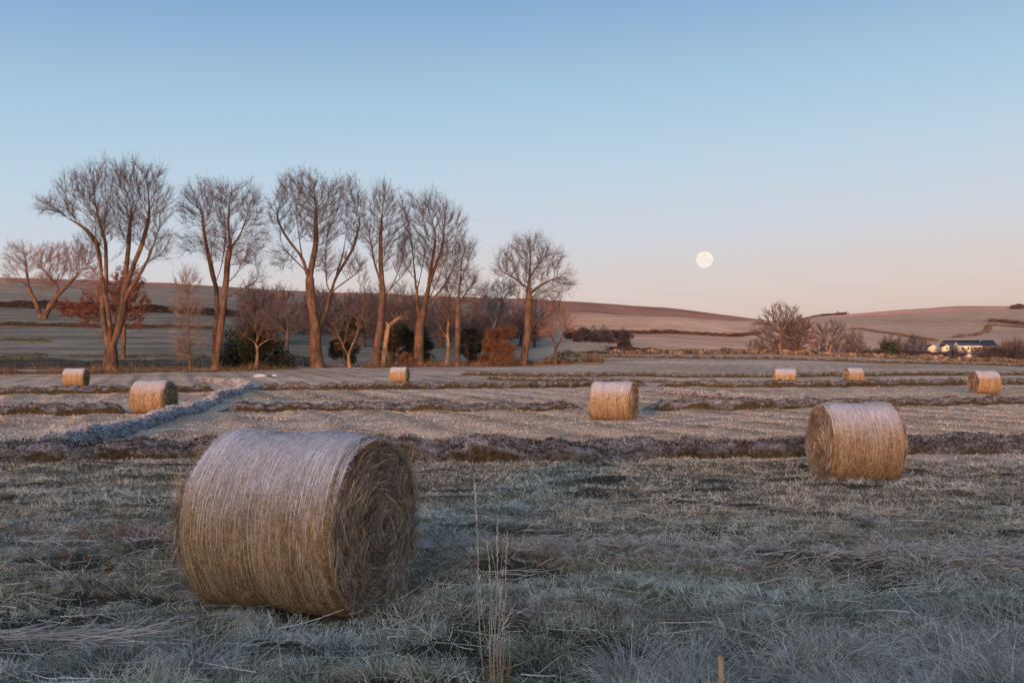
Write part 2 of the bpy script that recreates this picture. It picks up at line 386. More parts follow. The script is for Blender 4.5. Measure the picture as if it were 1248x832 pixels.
# bands of long dead grass in the foreground (world lines)
def bandA(X, Y): # dips towards the right
    c = 9.9 - .12 * X + .5 * (vn(X / 1.4, X * 0 + 3, 51) - .5)
    wd = .55 + .55 * ss(1, 5, X) + .25 * vn(X / 1.1, X * 0, 52)
    return np.exp(-((Y - c) / wd) ** 4) * (1 - .65 * ss(-1.2, -.6, X) * (1 - ss(.0, .5, X)))
def bandB(X, Y): return np.exp(-((Y - 7.35 - .25 * (vn(X / .9, X * 0 + 5, 53) - .5)) / .30) ** 4) * ss(-.9, .3, X)
def bandC(X, Y): return (1 - ss(6.6, 7.0, Y + .3 * vn(X, Y, 54))) * ss(.1, 1.2, X)
n = 520000
u = rng.uniform(0, 1, n); y0, y1, k = 4.6, 20.5, 1.35
Y = (y0 ** (1 - k) + u * (y1 ** (1 - k) - y0 ** (1 - k))) ** (1 / (1 - k)); X = rng.uniform(-.60, .60, n) * (Y + .5)
dens = .35 + 1.0 * fbm(X / .35, Y / .35, 43)
hole = ss(.60, .72, fbm(X / .8, Y / .5, 44))
keep = rng.uniform(0, 1, n) < np.clip(dens * (1 - .85 * hole) * (1 - .6 * bandA(X, Y) * ss(.5, .6, vn(X / .45, Y / .22, 48))), 0, 1)
# bales press the grass flat
BALES = [ # label, photo x of middle, row of foot, yaw of axis (deg, world), dist, detail
 (370, 750, 7.85, -19, 1.41, 1.27), (1041, 586, 16.6, 1, 1.34, 1.13), (748, 514, 35.0, -20, 1.42, 1.40), (188, 503, 40.0, -7, 1.42, 1.34),
 (93, 472, 75, 2, 1.42, 1.5), (487, 466, 88, -9, 1.42, 1.42), (956.5, 469, 73, -12, 1.42, 1.45), (1040, 468, 86, 6, 1.38, 1.3), (1199, 479, 59, 4, 1.42, 1.35)]
BP = []
for (px, py, d, yaw, D, Lh) in BALES: BP.append(((px - 624) / F * d, d))
for (bx, by), bl in zip(BP[:2], BALES[:2]):
    ca, sa = math.cos(math.radians(bl[3])), math.sin(math.radians(bl[3]))
    lx = (X - bx) * ca + (Y - by) * sa; ly = -(X - bx) * sa + (Y - by) * ca
    keep &= ~((np.abs(lx) < bl[5] / 2 + .0) & (np.abs(ly) < .42))
X = X[keep]; Y = Y[keep]; n = len(X)
c, purp, rust, tan = colour_blades(X, Y, 0)
A_ = bandA(X, Y)[:, None]; B_ = bandB(X, Y)[:, None]; C_ = bandC(X, Y)[:, None]
pm = rng.uniform(0, 1, (n, 1))
pur = np.where(pm < .62, purp, np.where(pm < .8, rust * .8, tan)) * rng.uniform(.6, 1.25, (n, 1))
gold = np.where(pm < .6, np.array([.15, .085, .03]), tan * .6) * rng.uniform(.4, 1.2, (n, 1))
c = c + (pur - c) * np.clip(A_ + C_ * .55 * (.4 + vn(X / .7, Y / .3, 57)[:, None]), 0, 1); c = c + (gold - c) * B_
h = (.03 + .065 * fbm(X / .5, Y / .5, 45)) * rng.uniform(.5, 1.5, n) * (.4 + 1.3 * vn(X / .27, Y / .2, 49)) * (1 + .9 * A_[:, 0] + .6 * B_[:, 0] + 1.1 * C_[:, 0]) * (1 + .6 * (1 - ss(5.5, 8, Y)))
P = np.stack([X, Y, ground(X, Y) - .01], 1)
clump = vn(X / .22, Y / .22, 46) * 2 * PI * 2
dr = np.stack([np.cos(clump) * .7, np.sin(clump) * .7, np.full(n, .75)], 1) + rng.normal(size=(n, 3)) * .42
dr[:, 2] = np.abs(dr[:, 2]) * (1 - .45 * A_[:, 0])
dr = unit(dr)
bend = rng.normal(size=(n, 3)) * .35 * h[:, None]; bend[:, 2] = -np.abs(bend[:, 2]) - .2 * h * (A_[:, 0] + C_[:, 0])
wd = .0032 + .00035 * Y
root = c * .35; tip = c + (np.array([.85, .83, .80]) - c) * (rng.uniform(0, 1, (n, 1)) ** 1.6 * .7)  # dark roots paint shade into the hollows; tips whitened by frost
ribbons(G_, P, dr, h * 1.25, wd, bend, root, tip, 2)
# long thin stems over the foreground
n = 8000
Y = rng.uniform(4.8, 9.5, n) ** 1.0; X = rng.uniform(-.6, .6, n) * Y
k = rng.uniform(0, 1, n) < (.15 + .5 * bandC(X, Y) + .35 * bandA(X, Y) + .2 * ss(.5, .7, fbm(X, Y, 61)))
X = X[k]; Y = Y[k]; n = len(X)
for (bx, by), bl in zip(BP[:1], BALES[:1]):
    k = ~((np.abs(X - bx) < 1.0) & (np.abs(Y - by) < .8)); X = X[k]; Y = Y[k]; n = len(X)
P = np.stack([X, Y, ground(X, Y)], 1); h = rng.uniform(.10, .27, n)
ca = vn(X / .5, Y / .4, 62) * 2 * PI * 1.5
dr = unit(np.stack([np.cos(ca) * .7 + rng.normal(size=n) * .4, np.sin(ca) * .5 + rng.normal(size=n) * .35, rng.uniform(.25, 1, n)], 1))
bend = np.stack([dr[:, 0] * .5, dr[:, 1] * .5, -np.abs(rng.normal(size=n)) * .7 - .15], 1) * h[:, None]
c = np.where(rng.uniform(0, 1, (n, 1)) < .6, np.array([.56, .49, .45]), np.array([.52, .36, .22])) * rng.uniform(.4, 1.25, (n, 1))
ribbons(G_, P, dr, h, .0048, bend, c * .6, c, 4, .8)
# lying stalks
n = 2600
Y = rng.uniform(4.9, 13, n); X = rng.uniform(-.58, .58, n) * Y; P = np.stack([X, Y, ground(X, Y) + rng.uniform(.02, .07, n)], 1)
dr = unit(np.stack([rng.normal(size=n), rng.normal(size=n) * .35, rng.normal(size=n) * .10], 1)); h = rng.uniform(.12, .45, n)
c = np.array([.36, .30, .26]) * rng.uniform(.5, 1.3, (n, 1))
ribbons(G_, P, dr, h, .006, rng.normal(size=(n, 3)) * .04, c, c, 3, .5)
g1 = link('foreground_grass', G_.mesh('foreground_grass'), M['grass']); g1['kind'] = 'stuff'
# stubble in the mown fields beyond
G2 = Acc(); n = 330000
u = rng.uniform(0, 1, n); y0, y1, k = 20.3, 178, 1.75
Y = (y0 ** (1 - k) + u * (y1 ** (1 - k) - y0 ** (1 - k))) ** (1 / (1 - k)); X = rng.uniform(-.60, .60, n) * (Y + 1)
pxx = 624 + F * X / Y
u_ = X * .94 + Y * .33
st = .5 + .5 * np.sin(u_ * 2 * PI / 2.6 + 1.5 * vn(X / 6, Y / 9, 3))
keep = rng.uniform(0, 1, n) < (1 - .55 * st ** 2) * (.5 + .7 * fbm(X / 1.2, Y / 1.2, 47))
X = X[keep]; Y = Y[keep]; n = len(X); st = st[keep]
P = np.stack([X, Y, ground(X, Y) - .01], 1)
h = (.025 + .035 * rng.uniform(0, 1, n))
r_ = rng.uniform(0, 1, (n, 1)); pf = ss(.45, .62, fbm(X / 11, Y / 5, 31))[:, None]
c = np.where(r_ < .62 - .3 * pf, np.array([.54, .375, .25]), np.where(r_ < .93, np.array([.56, .49, .45]), np.array([.22, .13, .06]))) * rng.uniform(.75, 1.15, (n, 1))
dr = unit(np.stack([rng.normal(size=n) * .6, rng.normal(size=n) * .6, np.full(n, .9)], 1))
ribbons(G2, P, dr, h * .85, np.minimum(.004 + Y * .00045, .03), rng.normal(size=(n, 3)) * .02, c * .6, c * 1.05, 1, .6)
g2 = link('field_stubble', G2.mesh('field_stubble'), M['grass']); g2['kind'] = 'stuff'

# ------------------------------------------------------------------ banks between fields
def resample(pts, step):
    pts = np.array(pts, float); d = np.r_[0, np.cumsum(np.hypot(*np.diff(pts[:, :2], axis=0).T))]
    n = max(int(d[-1] / step), 4); t = np.linspace(0, d[-1], n + 1)
    return np.stack([np.interp(t, d, pts[:, k]) for k in range(pts.shape[1])], 1), t
bank_no = 0
def bank(pxpts, hgt, wid, label, blades=500, frost=.5, name='field_bank', cat='field bank', group=None, dark=1.0):
    global bank_no; bank_no += 1; sd = bank_no * 13
    pts = []
    for p in pxpts:
        if len(p) == 3: pts.append(((p[0] - 624) / F * p[2], p[2]))
        else: pts.append(gp(*p))
    hgt *= .74; wid *= .70
    if frost > .85: blades *= 1.5; hgt *= 1.1; wid *= .75
    elif pts[0][1] > 33: frost *= .35; blades *= 1.3; hgt *= 1.3
    W, t = resample(pts, max(wid * .12, .05 if pts[0][1] < 45 else .12))
    W[:, 0] += .15 * wid * (vn(t / 2.5, t * 0, sd) - .5) * 2; W[:, 1] += .22 * wid * (vn(t / 5, t * 0, sd + 1) - .5) * 2
    d = np.gradient(W, axis=0); d /= np.linalg.norm(d, axis=1, keepdims=True); nrm = np.stack([d[:, 1], -d[:, 0]], 1)
    ends = np.minimum(ss(0, wid, t), ss(0, wid, t[-1] - t))
    S = 13; prof = np.linspace(-1, 1, S)
    q = 1 / max(wid, .5)
    lump = .72 + .45 * fbm(t * 1.6 * q, t * 0 + sd, sd + 2)
    V = []
    for s_ in prof:
        off = s_ * wid * .5 * (1 + .35 * (vn(t * 1.5 * q, t * 0 + s_, sd + 3) - .5))
        base = max(1 - abs(s_) ** 2.6, 0)
        hh = hgt * base * lump * ends * (1 + .55 * (fbm(t * 2.6 * q, t * 0 + s_ * 2.2, sd + 4) - .5) * 2)
        x = W[:, 0] + nrm[:, 0] * off; y = W[:, 1] + nrm[:, 1] * off
        V.append(np.stack([x, y, ground(x, y) + hh - (.06 if abs(s_) > .95 else 0)], 1))
    V = np.stack(V, 1); n = len(t)
    c0 = W[n // 2]; org = np.array([c0[0], c0[1], gz(*c0)])
    root = tag(empty(name, tuple(org)), label, cat, group)
    I = (np.arange(n - 1)[:, None] * S + np.arange(S - 1)).ravel()
    q4 = np.stack([I, I + S, I + S + 1, I + 1], 1)
    cp = np.stack([np.arange(S // 2)], 1)
    link('bank_body', mesh_np('bank_body', V.reshape(-1, 3) - org, [q4], None, True), M['bank'], root)
    # grass on it: frosted and combed over the edge
    nb = int(blades * t[-1]); acc = Acc()
    ti = rng.uniform(0, n - 1.001, nb); si = rng.uniform(0.4, S - 1.4, nb)
    i0 = ti.astype(int); j0 = si.astype(int)
    P = V[i0, j0] * (1 - (ti - i0))[:, None] + V[i0 + 1, j0] * (ti - i0)[:, None]
    P = P + (V[i0, j0 + 1] - V[i0, j0]) * (si - j0)[:, None]
    sgn = (si / (S - 1) * 2 - 1)
    outw = nrm[i0] * sgn[:, None]
    dist = np.mean(W[:, 1])
    L_ = hgt * rng.uniform(.16, .42, nb) * (.6 + .8 * vn(ti * .3, si * .3, sd + 9))
    dr = unit(np.concatenate([outw * 1.0, np.full((nb, 1), .75)], 1) + rng.normal(size=(nb, 3)) * .45)
    bend = np.concatenate([outw * .35 * L_[:, None], (-L_ * (.35 + .5 * np.abs(sgn)))[:, None]], 1)
    r_ = rng.uniform(0, 1, (nb, 1)); zn = vn(ti * .15, si * .15, sd + 10)[:, None]
    fr = np.array([.40, .37, .38]) * (1.35 if frost > .85 else 1); br = np.array([.09, .052, .03]) * dark; ol = np.array([.06, .043, .02]) * dark
    top = (1 - np.abs(sgn))[:, None]
    isf = r_ < (.80 if frost > .85 else 0) + np.clip(frost * (.08 + 1.25 * ss(.38, .85, top)) + .3 * (zn - .5) * (top > .3), .02, 1)
    c = np.where(isf, fr, np.where(zn > .5, br, ol)) * rng.uniform(.35, 1.3, (nb, 1))
    ribbons(acc, P - org, dr, L_, .004 + .0006 * dist, bend, c * .6, c, 2)
    link('bank_grass', acc.mesh('bank_grass'), M['grass'], root)
    return root
EX = [(-60, 0), (1320, 0)]
bank([(-60, 560), (60, 559), (235, 556), (370, 557), (500, 560), (620, 561), (700, 560), (800, 557), (900, 555), (1010, 556), (1110, 553), (1250, 551), (1320, 550)], .50, 1.7,
     'nearest lumpy bank of frosted tussocks right behind the biggest bale', 1700, .30)
bank([(10, 552), (70, 546), (130, 532), (180, 518), (240, 500), (262, 490)], .36, 1.35,
     'thick frosted grass bank running diagonally away on the left', 1300, .95)
bank([(255, 489), (285, 481), (303, 474), (290, 469), (262, 466), (240, 464)], .42, 1.3,
     'far end of the diagonal frosted bank, bending left towards the tall trees', 450, .9)
bank([(-60, 506), (60, 505), (160, 503)], .40, 1.3, 'low brown bank on the left running up to the bale beside the diagonal bank', 350, .35)
bank([(266, 502), (380, 500), (500, 500), (620, 500), (715, 499)], .34, 1.3, 'rusty low bank between the diagonal frosted bank and the middle bale', 400, .22)
bank([(780, 499), (870, 499), (960, 497), (1060, 495), (1160, 494), (1320, 491)], .36, 1.3, 'low dark bank on the right behind the large right bale', 350, .3)
bank([(800, 479), (850, 484), (900, 488), (950, 491), (1000, 493)], .40, 1.4, 'frosted grey bank slanting down right between the middle bale and the large right bale', 300, .9)
bank([(-60, 481), (60, 480), (160, 479), (265, 477)], .42, 1.2, 'low dark bank behind the left pair of bales', 220, .3)
bank([(306, 475), (400, 475), (520, 474), (640, 473), (720, 471), (790, 471)], .42, 1.2, 'straight low bank just in front of the small bale under the tall trees', 220, .3)
bank([(800, 471), (900, 472), (1000, 472), (1120, 470), (1320, 468)], .45, 1.2, 'low bank at the foot of the two small square-looking bales on the right', 220, .3)
bank([(560, 457), (660, 459), (760, 458), (830, 460), (940, 460), (1080, 458), (1320, 456)], .4, 1.2, 'thin dark bank crossing the right fields behind the two small right bales', 130, .3)
bank([(590, 463), (680, 464), (760, 466), (820, 466)], .35, 1.2, 'short broken bank just right of the bale under the trees', 130, .4)

# ------------------------------------------------------------------ bales
def make_bale(px, py, d, yaw, D, Lh, label, dens, group='round straw bales on the frosted fields'):
    x = (px - 624) / F * d; z = gz(x, d) - .03
    root = tag(empty('straw_bale', (x, d, z), math.radians(yaw)), label, 'straw bale', group)
    Rr = D / 2; na_, nl = 160, 70
    th = np.linspace(0, 2 * PI, na_, endpoint=False); xl = np.linspace(-Lh / 2, Lh / 2, nl)
    T, XX = np.meshgrid(th, xl)
    sd = int(px)
    def rad_(T, XX, fine=True):
        e_ = np.abs(XX) / (Lh / 2)
        r = Rr * (1 - .05 * ss(.86, 1.0, e_) ** 2 + .012 * np.sin(XX * 7 + sd)) 
        r = r + .028 * (vn(XX * 5, np.cos(T) * 2.0 + np.sin(T) * 1.7 + 9, sd) - .5) + .014 * (vn(XX * 26, T * 4, sd + 1) - .5)
        r = r - .012 * np.exp(-((XX + .12) / .025) ** 2) - .022 * np.exp(-((e_ - .95) / .012) ** 2)
        flat = np.where(np.sin(T) < -.80, (-.80 - np.sin(T)) * .30, 0)   # sits heavily on the ground
        return r * (1 - flat * 1.0)
    def at(T, XX, dr_=0):
        r = rad_(T, XX) + dr_
        return np.stack([XX + 0 * r, np.cos(T) * r, np.sin(T) * r + Rr * .955], -1)
    V = at(T, XX).reshape(-1, 3)
    I = np.arange(nl - 1)[:, None] * na_ + np.arange(na_); J = np.roll(I, -1, 1)
    q = np.stack([I, J, J + na_, I + na_], -1).reshape(-1, 4)
    link('wound_straw', mesh_np('wound_straw', V, [q[:, ::-1]], None, True), M['barrel'], root)
    # loose straw on the barrel
    acc = Acc(); nb = int(dens * 42000)
    T_ = rng.uniform(0, 2 * PI, nb); X_ = rng.uniform(-Lh / 2 * .995, Lh / 2 * .995, nb)
    P = at(T_, X_, .001)
    rad3 = np.stack([np.zeros(nb), np.cos(T_), np.sin(T_)], 1); tan3 = np.stack([np.zeros(nb), -np.sin(T_), np.cos(T_)], 1); axx = np.array([[1., 0, 0]])
    sg = rng.choice([-1, 1], (nb, 1))
    lay = rng.uniform(0, 1, (nb, 1))
    dr = unit(tan3 * sg * np.where(lay < .7, 1, .35) + axx * rng.normal(size=(nb, 1)) * np.where(lay < .7, .3, 1.0) + rad3 * rng.uniform(.0, .22, (nb, 1)))
    L_ = rng.uniform(.02, .065, nb)
    up = np.sin(T_)[:, None] + .5 * (rng.uniform(0, 1, (nb, 1)) - .5) + .35 * (vn(X_ * 4, T_ * 3, sd)[:, None] - .5)
    f = ss(-.05, .95, up)
    straw = np.where(rng.uniform(0, 1, (nb, 1)) < .5, np.array([.26, .175, .10]), np.array([.135, .082, .042])) * rng.uniform(.4, 1.8, (nb, 1))
    c = straw + (np.array([.58, .59, .66]) - straw) * f * rng.uniform(.2, 1, (nb, 1))
    ribbons(acc, P, dr, L_, max(.003, d * .0004), -rad3 * (L_ * .12)[:, None], c * .8, c, 2, .6, side=np.cross(dr, rad3) + rng.normal(size=(nb, 3)) * .3)
    # ragged fringe on both rims and on the crown of the bale
    nf = int(dens * 5200) + 60
    T_ = rng.uniform(0, 2 * PI, nf); sgx = rng.choice([-1., 1.], nf); X_ = sgx * (Lh / 2 - rng.uniform(0, .03, nf))
    P = at(T_, X_, -.004); rad3 = np.stack([np.zeros(nf), np.cos(T_), np.sin(T_)], 1); tan3 = np.stack([np.zeros(nf), -np.sin(T_), np.cos(T_)], 1)
    dr = unit(rad3 * rng.uniform(-.4, .9, (nf, 1)) + tan3 * rng.normal(size=(nf, 1)) + np.stack([sgx * rng.uniform(0, .9, nf), sgx * 0, sgx * 0], 1))
    f = ss(-.1, .9, np.sin(T_)[:, None] + rng.normal(size=(nf, 1)) * .2)
    straw = np.array([.30, .19, .10]) * rng.uniform(.5, 1.4, (nf, 1)); c = straw + (np.array([.58, .58, .64]) - straw) * f * .8
    ribbons(acc, P, dr, rng.uniform(.015, .05, nf), max(.0032, d * .0004), rng.normal(size=(nf, 3)) * .012, c, c, 2)
    # faint net-wrap lines
    for k in range(46 if dens > .15 else 0):
        x0 = -Lh / 2 + Lh * (k + .5) / 46; tt = np.linspace(0, 2 * PI, 97)
        for a_, b_ in ((0, 97),):
            Pn = at(tt, np.full(97, x0) + .006 * np.sin(tt * 3 + k), .003)
            w_ = .0018; off = np.array([w_, 0, 0]); Vn = np.stack([Pn - off, Pn + off], 1).reshape(-1, 3)
            i = np.arange(96)[:, None] * 2
            keepn = (vn(tt[:-1] * 3, tt[:-1] * 0 + k, sd) > .55)
            cc = np.array([.42, .34, .25]) + (np.array([.62, .62, .66]) - np.array([.42, .34, .25])) * ss(0, .8, np.sin(np.repeat(tt, 2)))[:, None]
            acc.add(Vn, [(i + np.array([0, 1, 3, 2]))[keepn]], cc)
    link('loose_straw', acc.mesh('loose_straw'), M['straw'], root)
    # end faces: coiled layers of straw
    for sgn_ in (-1, 1):
        rr = np.linspace(0.02, 1, 30); Tm, Rm = np.meshgrid(th, rr)
        re = rad_(Tm, np.full_like(Tm, sgn_ * Lh / 2)) * .995 * Rm
        sp_ = Rm * 9 + Tm / (2 * PI)
        dep = .02 * np.sin(sp_ * 2 * PI) * (Rm > .1) + .09 * (fbm(Rm * 7 + 5 * np.cos(Tm), 5 * np.sin(Tm) + Rm * 3, sd + 3) - .5) + .05 * (1 - Rm ** 3) - .05 * (Rm < .12)
        dep = dep * ss(1.0, .93, Rm) if False else dep * (1 - ss(.93, 1, Rm))
        Ve = np.stack([sgn_ * (Lh / 2 + dep), np.cos(Tm) * re, np.sin(Tm) * re + Rr * .955], -1).reshape(-1, 3)
        I = np.arange(len(rr) - 1)[:, None] * na_ + np.arange(na_); J = np.roll(I, -1, 1)
        qe = np.stack([I, J, J + na_, I + na_], -1).reshape(-1, 4); qe = qe if sgn_ > 0 else qe[:, ::-1]
        Ve = np.concatenate([Ve, [[sgn_ * (Lh / 2 + .0), 0, Rr * .955]]]); tr = np.stack([np.arange(na_), np.roll(np.arange(na_), -1), np.full(na_, len(Ve) - 1)], 1)
        ef = link('end_face', mesh_np('end_face', Ve, [qe, tr if sgn_ < 0 else tr[:, ::-1]], None, True), M['end'], root)
        ne = int(dens * 15000) + 40
        acc = Acc(); T_ = rng.uniform(0, 2 * PI, ne); R_ = np.sqrt(rng.uniform(0.005, .98, ne))
        re = rad_(T_, np.full(ne, sgn_ * Lh / 2)) * R_
        P = np.stack([np.full(ne, sgn_ * (Lh / 2 + .015)) + sgn_ * .045 * (1 - R_ ** 3), np.cos(T_) * re, np.sin(T_) * re + Rr * .955], 1)
        P[:, 0] += sgn_ * .07 * (fbm(R_ * 7 + 5 * np.cos(T_), 5 * np.sin(T_) + R_ * 3, sd + 3) - .5) * (1 - R_ ** 4)
        tan3 = np.stack([np.zeros(ne), -np.sin(T_), np.cos(T_)], 1) * rng.choice([-1, 1], (ne, 1)); rad3 = np.stack([np.zeros(ne), np.cos(T_), np.sin(T_)], 1)
        sw = vn(np.cos(T_) * R_ * 4 + 9, np.sin(T_) * R_ * 4 + 9, sd + 7)[:, None]
        dr = unit(tan3 + rad3 * (rng.normal(size=(ne, 1)) * .45 + (sw - .5) * 2.2) + np.array([[sgn_ * 1., 0, 0]]) * rng.uniform(-.15, .35, (ne, 1)) + np.array([[0, 0, -.45]]) * ss(.45, .7, sw))
        L_ = rng.uniform(.05, .26, ne) * (.6 + .4 * R_)
        bend = -rad3 * (L_ ** 2 / np.maximum(re, .12) * .35)[:, None] + rng.normal(size=(ne, 3)) * .02
        g = rng.uniform(0, 1, (ne, 1)); tone = .45 + .9 * vn(np.cos(T_) * R_ * 6 + 3, np.sin(T_) * R_ * 6 + 3, sd + 8)[:, None]
        c = np.where(g < .5, np.array([.32, .23, .15]), np.where(g < .72, np.array([.46, .39, .33]), np.array([.24, .13, .05]))) * rng.uniform(.5, 1.3, (ne, 1)) * tone
        ribbons(acc, P, dr, L_, max(.004, d * .0004), bend, c * .8, c, 4, .5)
        link('coiled_straw', acc.mesh('coiled_straw'), M['straw'], ef)
    return root
LB = ['largest straw bale in the left foreground with thick white frost on its top',
 'second largest bale, on the right, frosted top, its ragged end turned left',
 'medium bale in the middle of the fields between the two largest bales',
 'orange-lit bale on the left standing beside the diagonal frosted bank',
 'smallest bale at the far left in front of the trunk of the leftmost tall tree',
 'small lone bale in front of the row of tall trees',
 'left one of the two small bales standing close together on the right',
 'shorter right one of the two small bales standing close together on the right',
 'bale at the far right edge of the fields below the farmhouse']
DN = [1, .5, .16, .12, .04, .03, .04, .03, .07]
for bl, lb, dn in zip(BALES, LB, DN): make_bale(*bl, lb, dn)

# ------------------------------------------------------------------ trees
def tube_chain(acc, P, Rr, c, sides):
    n = len(P)
    if n < 2: return
    d = np.gradient(P, axis=0); d = unit(d)
    ref = np.where(np.abs(d[:, 2:3]) > .9, np.array([[1., 0, 0]]), np.array([[0, 0, 1.]]))
    ref = np.broadcast_to(ref[0], (n, 3)) if np.abs(d[:, 2]).min() > .3 or True else ref
    ref = np.array([.37, .93, .05]) * np.ones((n, 3))
    u = unit(np.cross(d, ref)); v = np.cross(d, u)
    th = np.arange(sides) / sides * 2 * PI
    V = P[:, None] + (u[:, None] * np.cos(th)[None, :, None] + v[:, None] * np.sin(th)[None, :, None]) * Rr[:, None, None]
    I = np.arange(n - 1)[:, None] * sides + np.arange(sides); J = np.roll(I, -1, 1)
    acc.add(V.reshape(-1, 3), [np.stack([I, J, J + sides, I + sides], -1).reshape(-1, 4)], c)
def make_tree(name, px, Y, stems, blobs, label, cat='tree', seed=1, step=.55, natt=1300, rbase=.55, twigs=4, twl=1.4, trop=.14,
              bark=(.092, .054, .037), twigc=(.078, .05, .043), thr=.10, baserow=None, group=None, infl=6, twigw=.03, depthf=.8, rz=0, leafy=None, e=2.0, cut=.82):
    """stems: list of photo-outline polylines [(px,py),...]; first starts at the foot. blobs: crown masses (cx,cy,rx,ry)"""
    R = np.random.default_rng(seed); X0 = (px - 624) / F * Y; z0 = gz(X0, Y) - .15
    mpp = Y / F; br = HZ - (z0 + .15 - H) * F / Y      # row of the foot
    loc = lambda a, b: np.array([(a - px) * mpp, 0, (br - b) * mpp])
    root = tag(empty(name, (X0, Y, z0), rz), label, cat, group)
    nodes = []; par = []; smin = {}
    for si, st in enumerate(stems):
        pts = np.array([loc(*p) for p in st])
        drift = R.normal() * .25 * (0 if si == 0 else 1)
        ln = np.r_[0, np.cumsum(np.linalg.norm(np.diff(pts, axis=0), axis=1))]
        dense = np.arange(0, ln[-1] * (1 if si == 0 or len(st) < 4 else cut), step); Q = np.stack([np.interp(dense, ln, pts[:, k]) for k in range(3)], 1)
        for _ in range(2):
            if len(Q) > 3: Q[1:-1] = (Q[:-2] + 2 * Q[1:-1] + Q[2:]) / 4
        Q += np.cumsum(R.normal(size=Q.shape) * .035, 0) * np.array([1, 2.2, .3]); Q[:, 1] += dense * drift
        if si == 0:
            prev = -1; st0 = 0
        else:
            # join the nearest existing node
            A_ = np.array(nodes); j = int(np.argmin(((A_ - Q[0]) ** 2 * np.array([1, .2, 1])).sum(1))); Q[:, 1] += A_[j, 1] - Q[0, 1]; prev = j; st0 = 1
        low = abs(st[0][1] - stems[0][0][1]) < 12 and len(st) > 4
        for qi, q in enumerate(Q[st0:]):
            nodes.append(q); par.append(prev); prev = len(nodes) - 1
            if low: smin[prev] = rbase * .5 * (1 - qi / len(Q)) ** .8
            elif len(st) >= 5 and si > 0: smin[prev] = rbase * .40 * (1 - qi / len(Q))
    # crown attractors
    wts = np.array([b[2] * b[3] for b in blobs], float); wts /= wts.sum(); att = []
    for b_, w_ in zip(blobs, wts):
        k = int(natt * w_) + 5; dvec = unit(R.normal(size=(k, 3))); rr = R.uniform(0, 1, (k, 1)) ** (1 / 2.6)
        cx = loc(b_[0], b_[1]); a = dvec * rr * np.array([b_[2] * mpp, (b_[4] if len(b_) > 4 else b_[2] * depthf) * mpp, b_[3] * mpp]) + cx
        a += (R.normal(size=(k, 3))) * .25; att.append(a)
    att = np.concatenate(att)
    nodes = np.array(nodes); par = list(par)
    D2 = ((att[:, None] - nodes[None]) ** 2).sum(2); near = D2.argmin(1); nd = D2.min(1)
    kill = (step * 1.25) ** 2; tr = np.array([0, 0, trop]); seen = {}
    for it in range(70):
        alive = nd > kill
        att = att[alive]; near = near[alive]; nd = nd[alive]
        if len(att) < 5: break
        pdn = unit(nodes[near] - nodes[np.array(par)[near]]) + np.array([0, 0, .28]); da = unit(att - nodes[near]); wa = np.clip((da * unit(pdn)).sum(1, keepdims=True) + .25, .04, 1)
        dsum = np.zeros((len(nodes), 3)); np.add.at(dsum, near, da * wa + unit(pdn) * .35 * wa)
        act = np.unique(near); dv = unit(unit(dsum[act]) + tr + R.normal(size=(len(act), 3)) * .14)
        newp = nodes[act] + dv * step
        ok = np.array([seen.get(int(a), 0) < 3 for a in act])
        act = act[ok]; newp = newp[ok]
        if len(act) == 0: break
        for a in act: seen[int(a)] = seen.get(int(a), 0) + 1
        n0 = len(nodes); nodes = np.concatenate([nodes, newp]); par += [int(a) for a in act]
        D2 = ((att[:, None] - newp[None]) ** 2).sum(2); j = D2.argmin(1); m_ = D2.min(1)
        b2 = m_ < nd; near = np.where(b2, n0 + j, near); nd = np.where(b2, m_, nd)
    n = len(nodes); par = np.array(par)
    r = np.zeros(n); kids = [[] for _ in range(n)]
    for i in range(n - 1, -1, -1):      # children always follow parents
        if r[i] == 0: r[i] = 1.0
        r[i] = r[i] if not kids[i] else sum(r[k] ** e for k in kids[i]) ** (1 / e)
        if par[i] >= 0: kids[par[i]].append(i)
    rt = (.022 if rbase > .35 else .014) * (twigw / .03) ** .6; rad = np.maximum(rbase * (r ** e / r[0] ** e) ** .78, rt)
    main = np.array([max(k, key=lambda q: rad[q]) if k else -1 for k in kids]); inner = np.where((main >= 0) & (par >= 0))[0]
    for _ in range(5):
        tgt = (nodes[par[inner]] + nodes[main[inner]]) / 2; nodes[inner] += .5 * (tgt - nodes[inner])
    nsp = len(stems[0]) 
    for k_, v_ in smin.items(): rad[k_] = max(rad[k_], v_)
    flare = 1 + .55 * np.exp(-nodes[:, 2] / .8) * (par < 40); rad = rad * flare
    tr_ = Acc(); cr_ = Acc()
    bark = np.array(bark); twigc = np.array(twigc)
    stack = [(0, None)]
    while stack:
        i, p = stack.pop(); ch = [] if p is None else [p]
        while True:
            ch.append(i)
            if not kids[i]: break
            ks = sorted(kids[i], key=lambda k: -rad[k])
            for k in ks[1:]: stack.append((k, i))
            i = ks[0]
        P = nodes[ch]; q = rad[ch].copy()
        if p is not None and len(q) > 1: q[0] = q[1] * 1.15
        k = int(np.argmax(q < thr)) if (q < thr).any() else len(q)
        if k >= 1:
            tube_chain(tr_, P[:k + 1], q[:k + 1], bark, 8 if q[0] > .2 else 6)
        if k < len(q):
            tube_chain(cr_, P[max(k, 0):], q[max(k, 0):], bark * .8 + twigc * .2, 4)
    # twigs
    thin = np.where(rad < .06)[0]; thin = thin[thin > 0]
    base = nodes[thin]; pd = unit(base - nodes[par[thin]])
    cen = np.array([0, 0, np.percentile(nodes[:, 2], 40)])
    base = np.repeat(base, twigs, 0) + 0; pd = np.repeat(pd, twigs, 0); k = len(base)
    base = base - pd * R.uniform(0, step, (k, 1))
    top = np.percentile(nodes[:, 2], 92); cen = np.array([0, 0, top * .45]); ow = unit(base - cen)
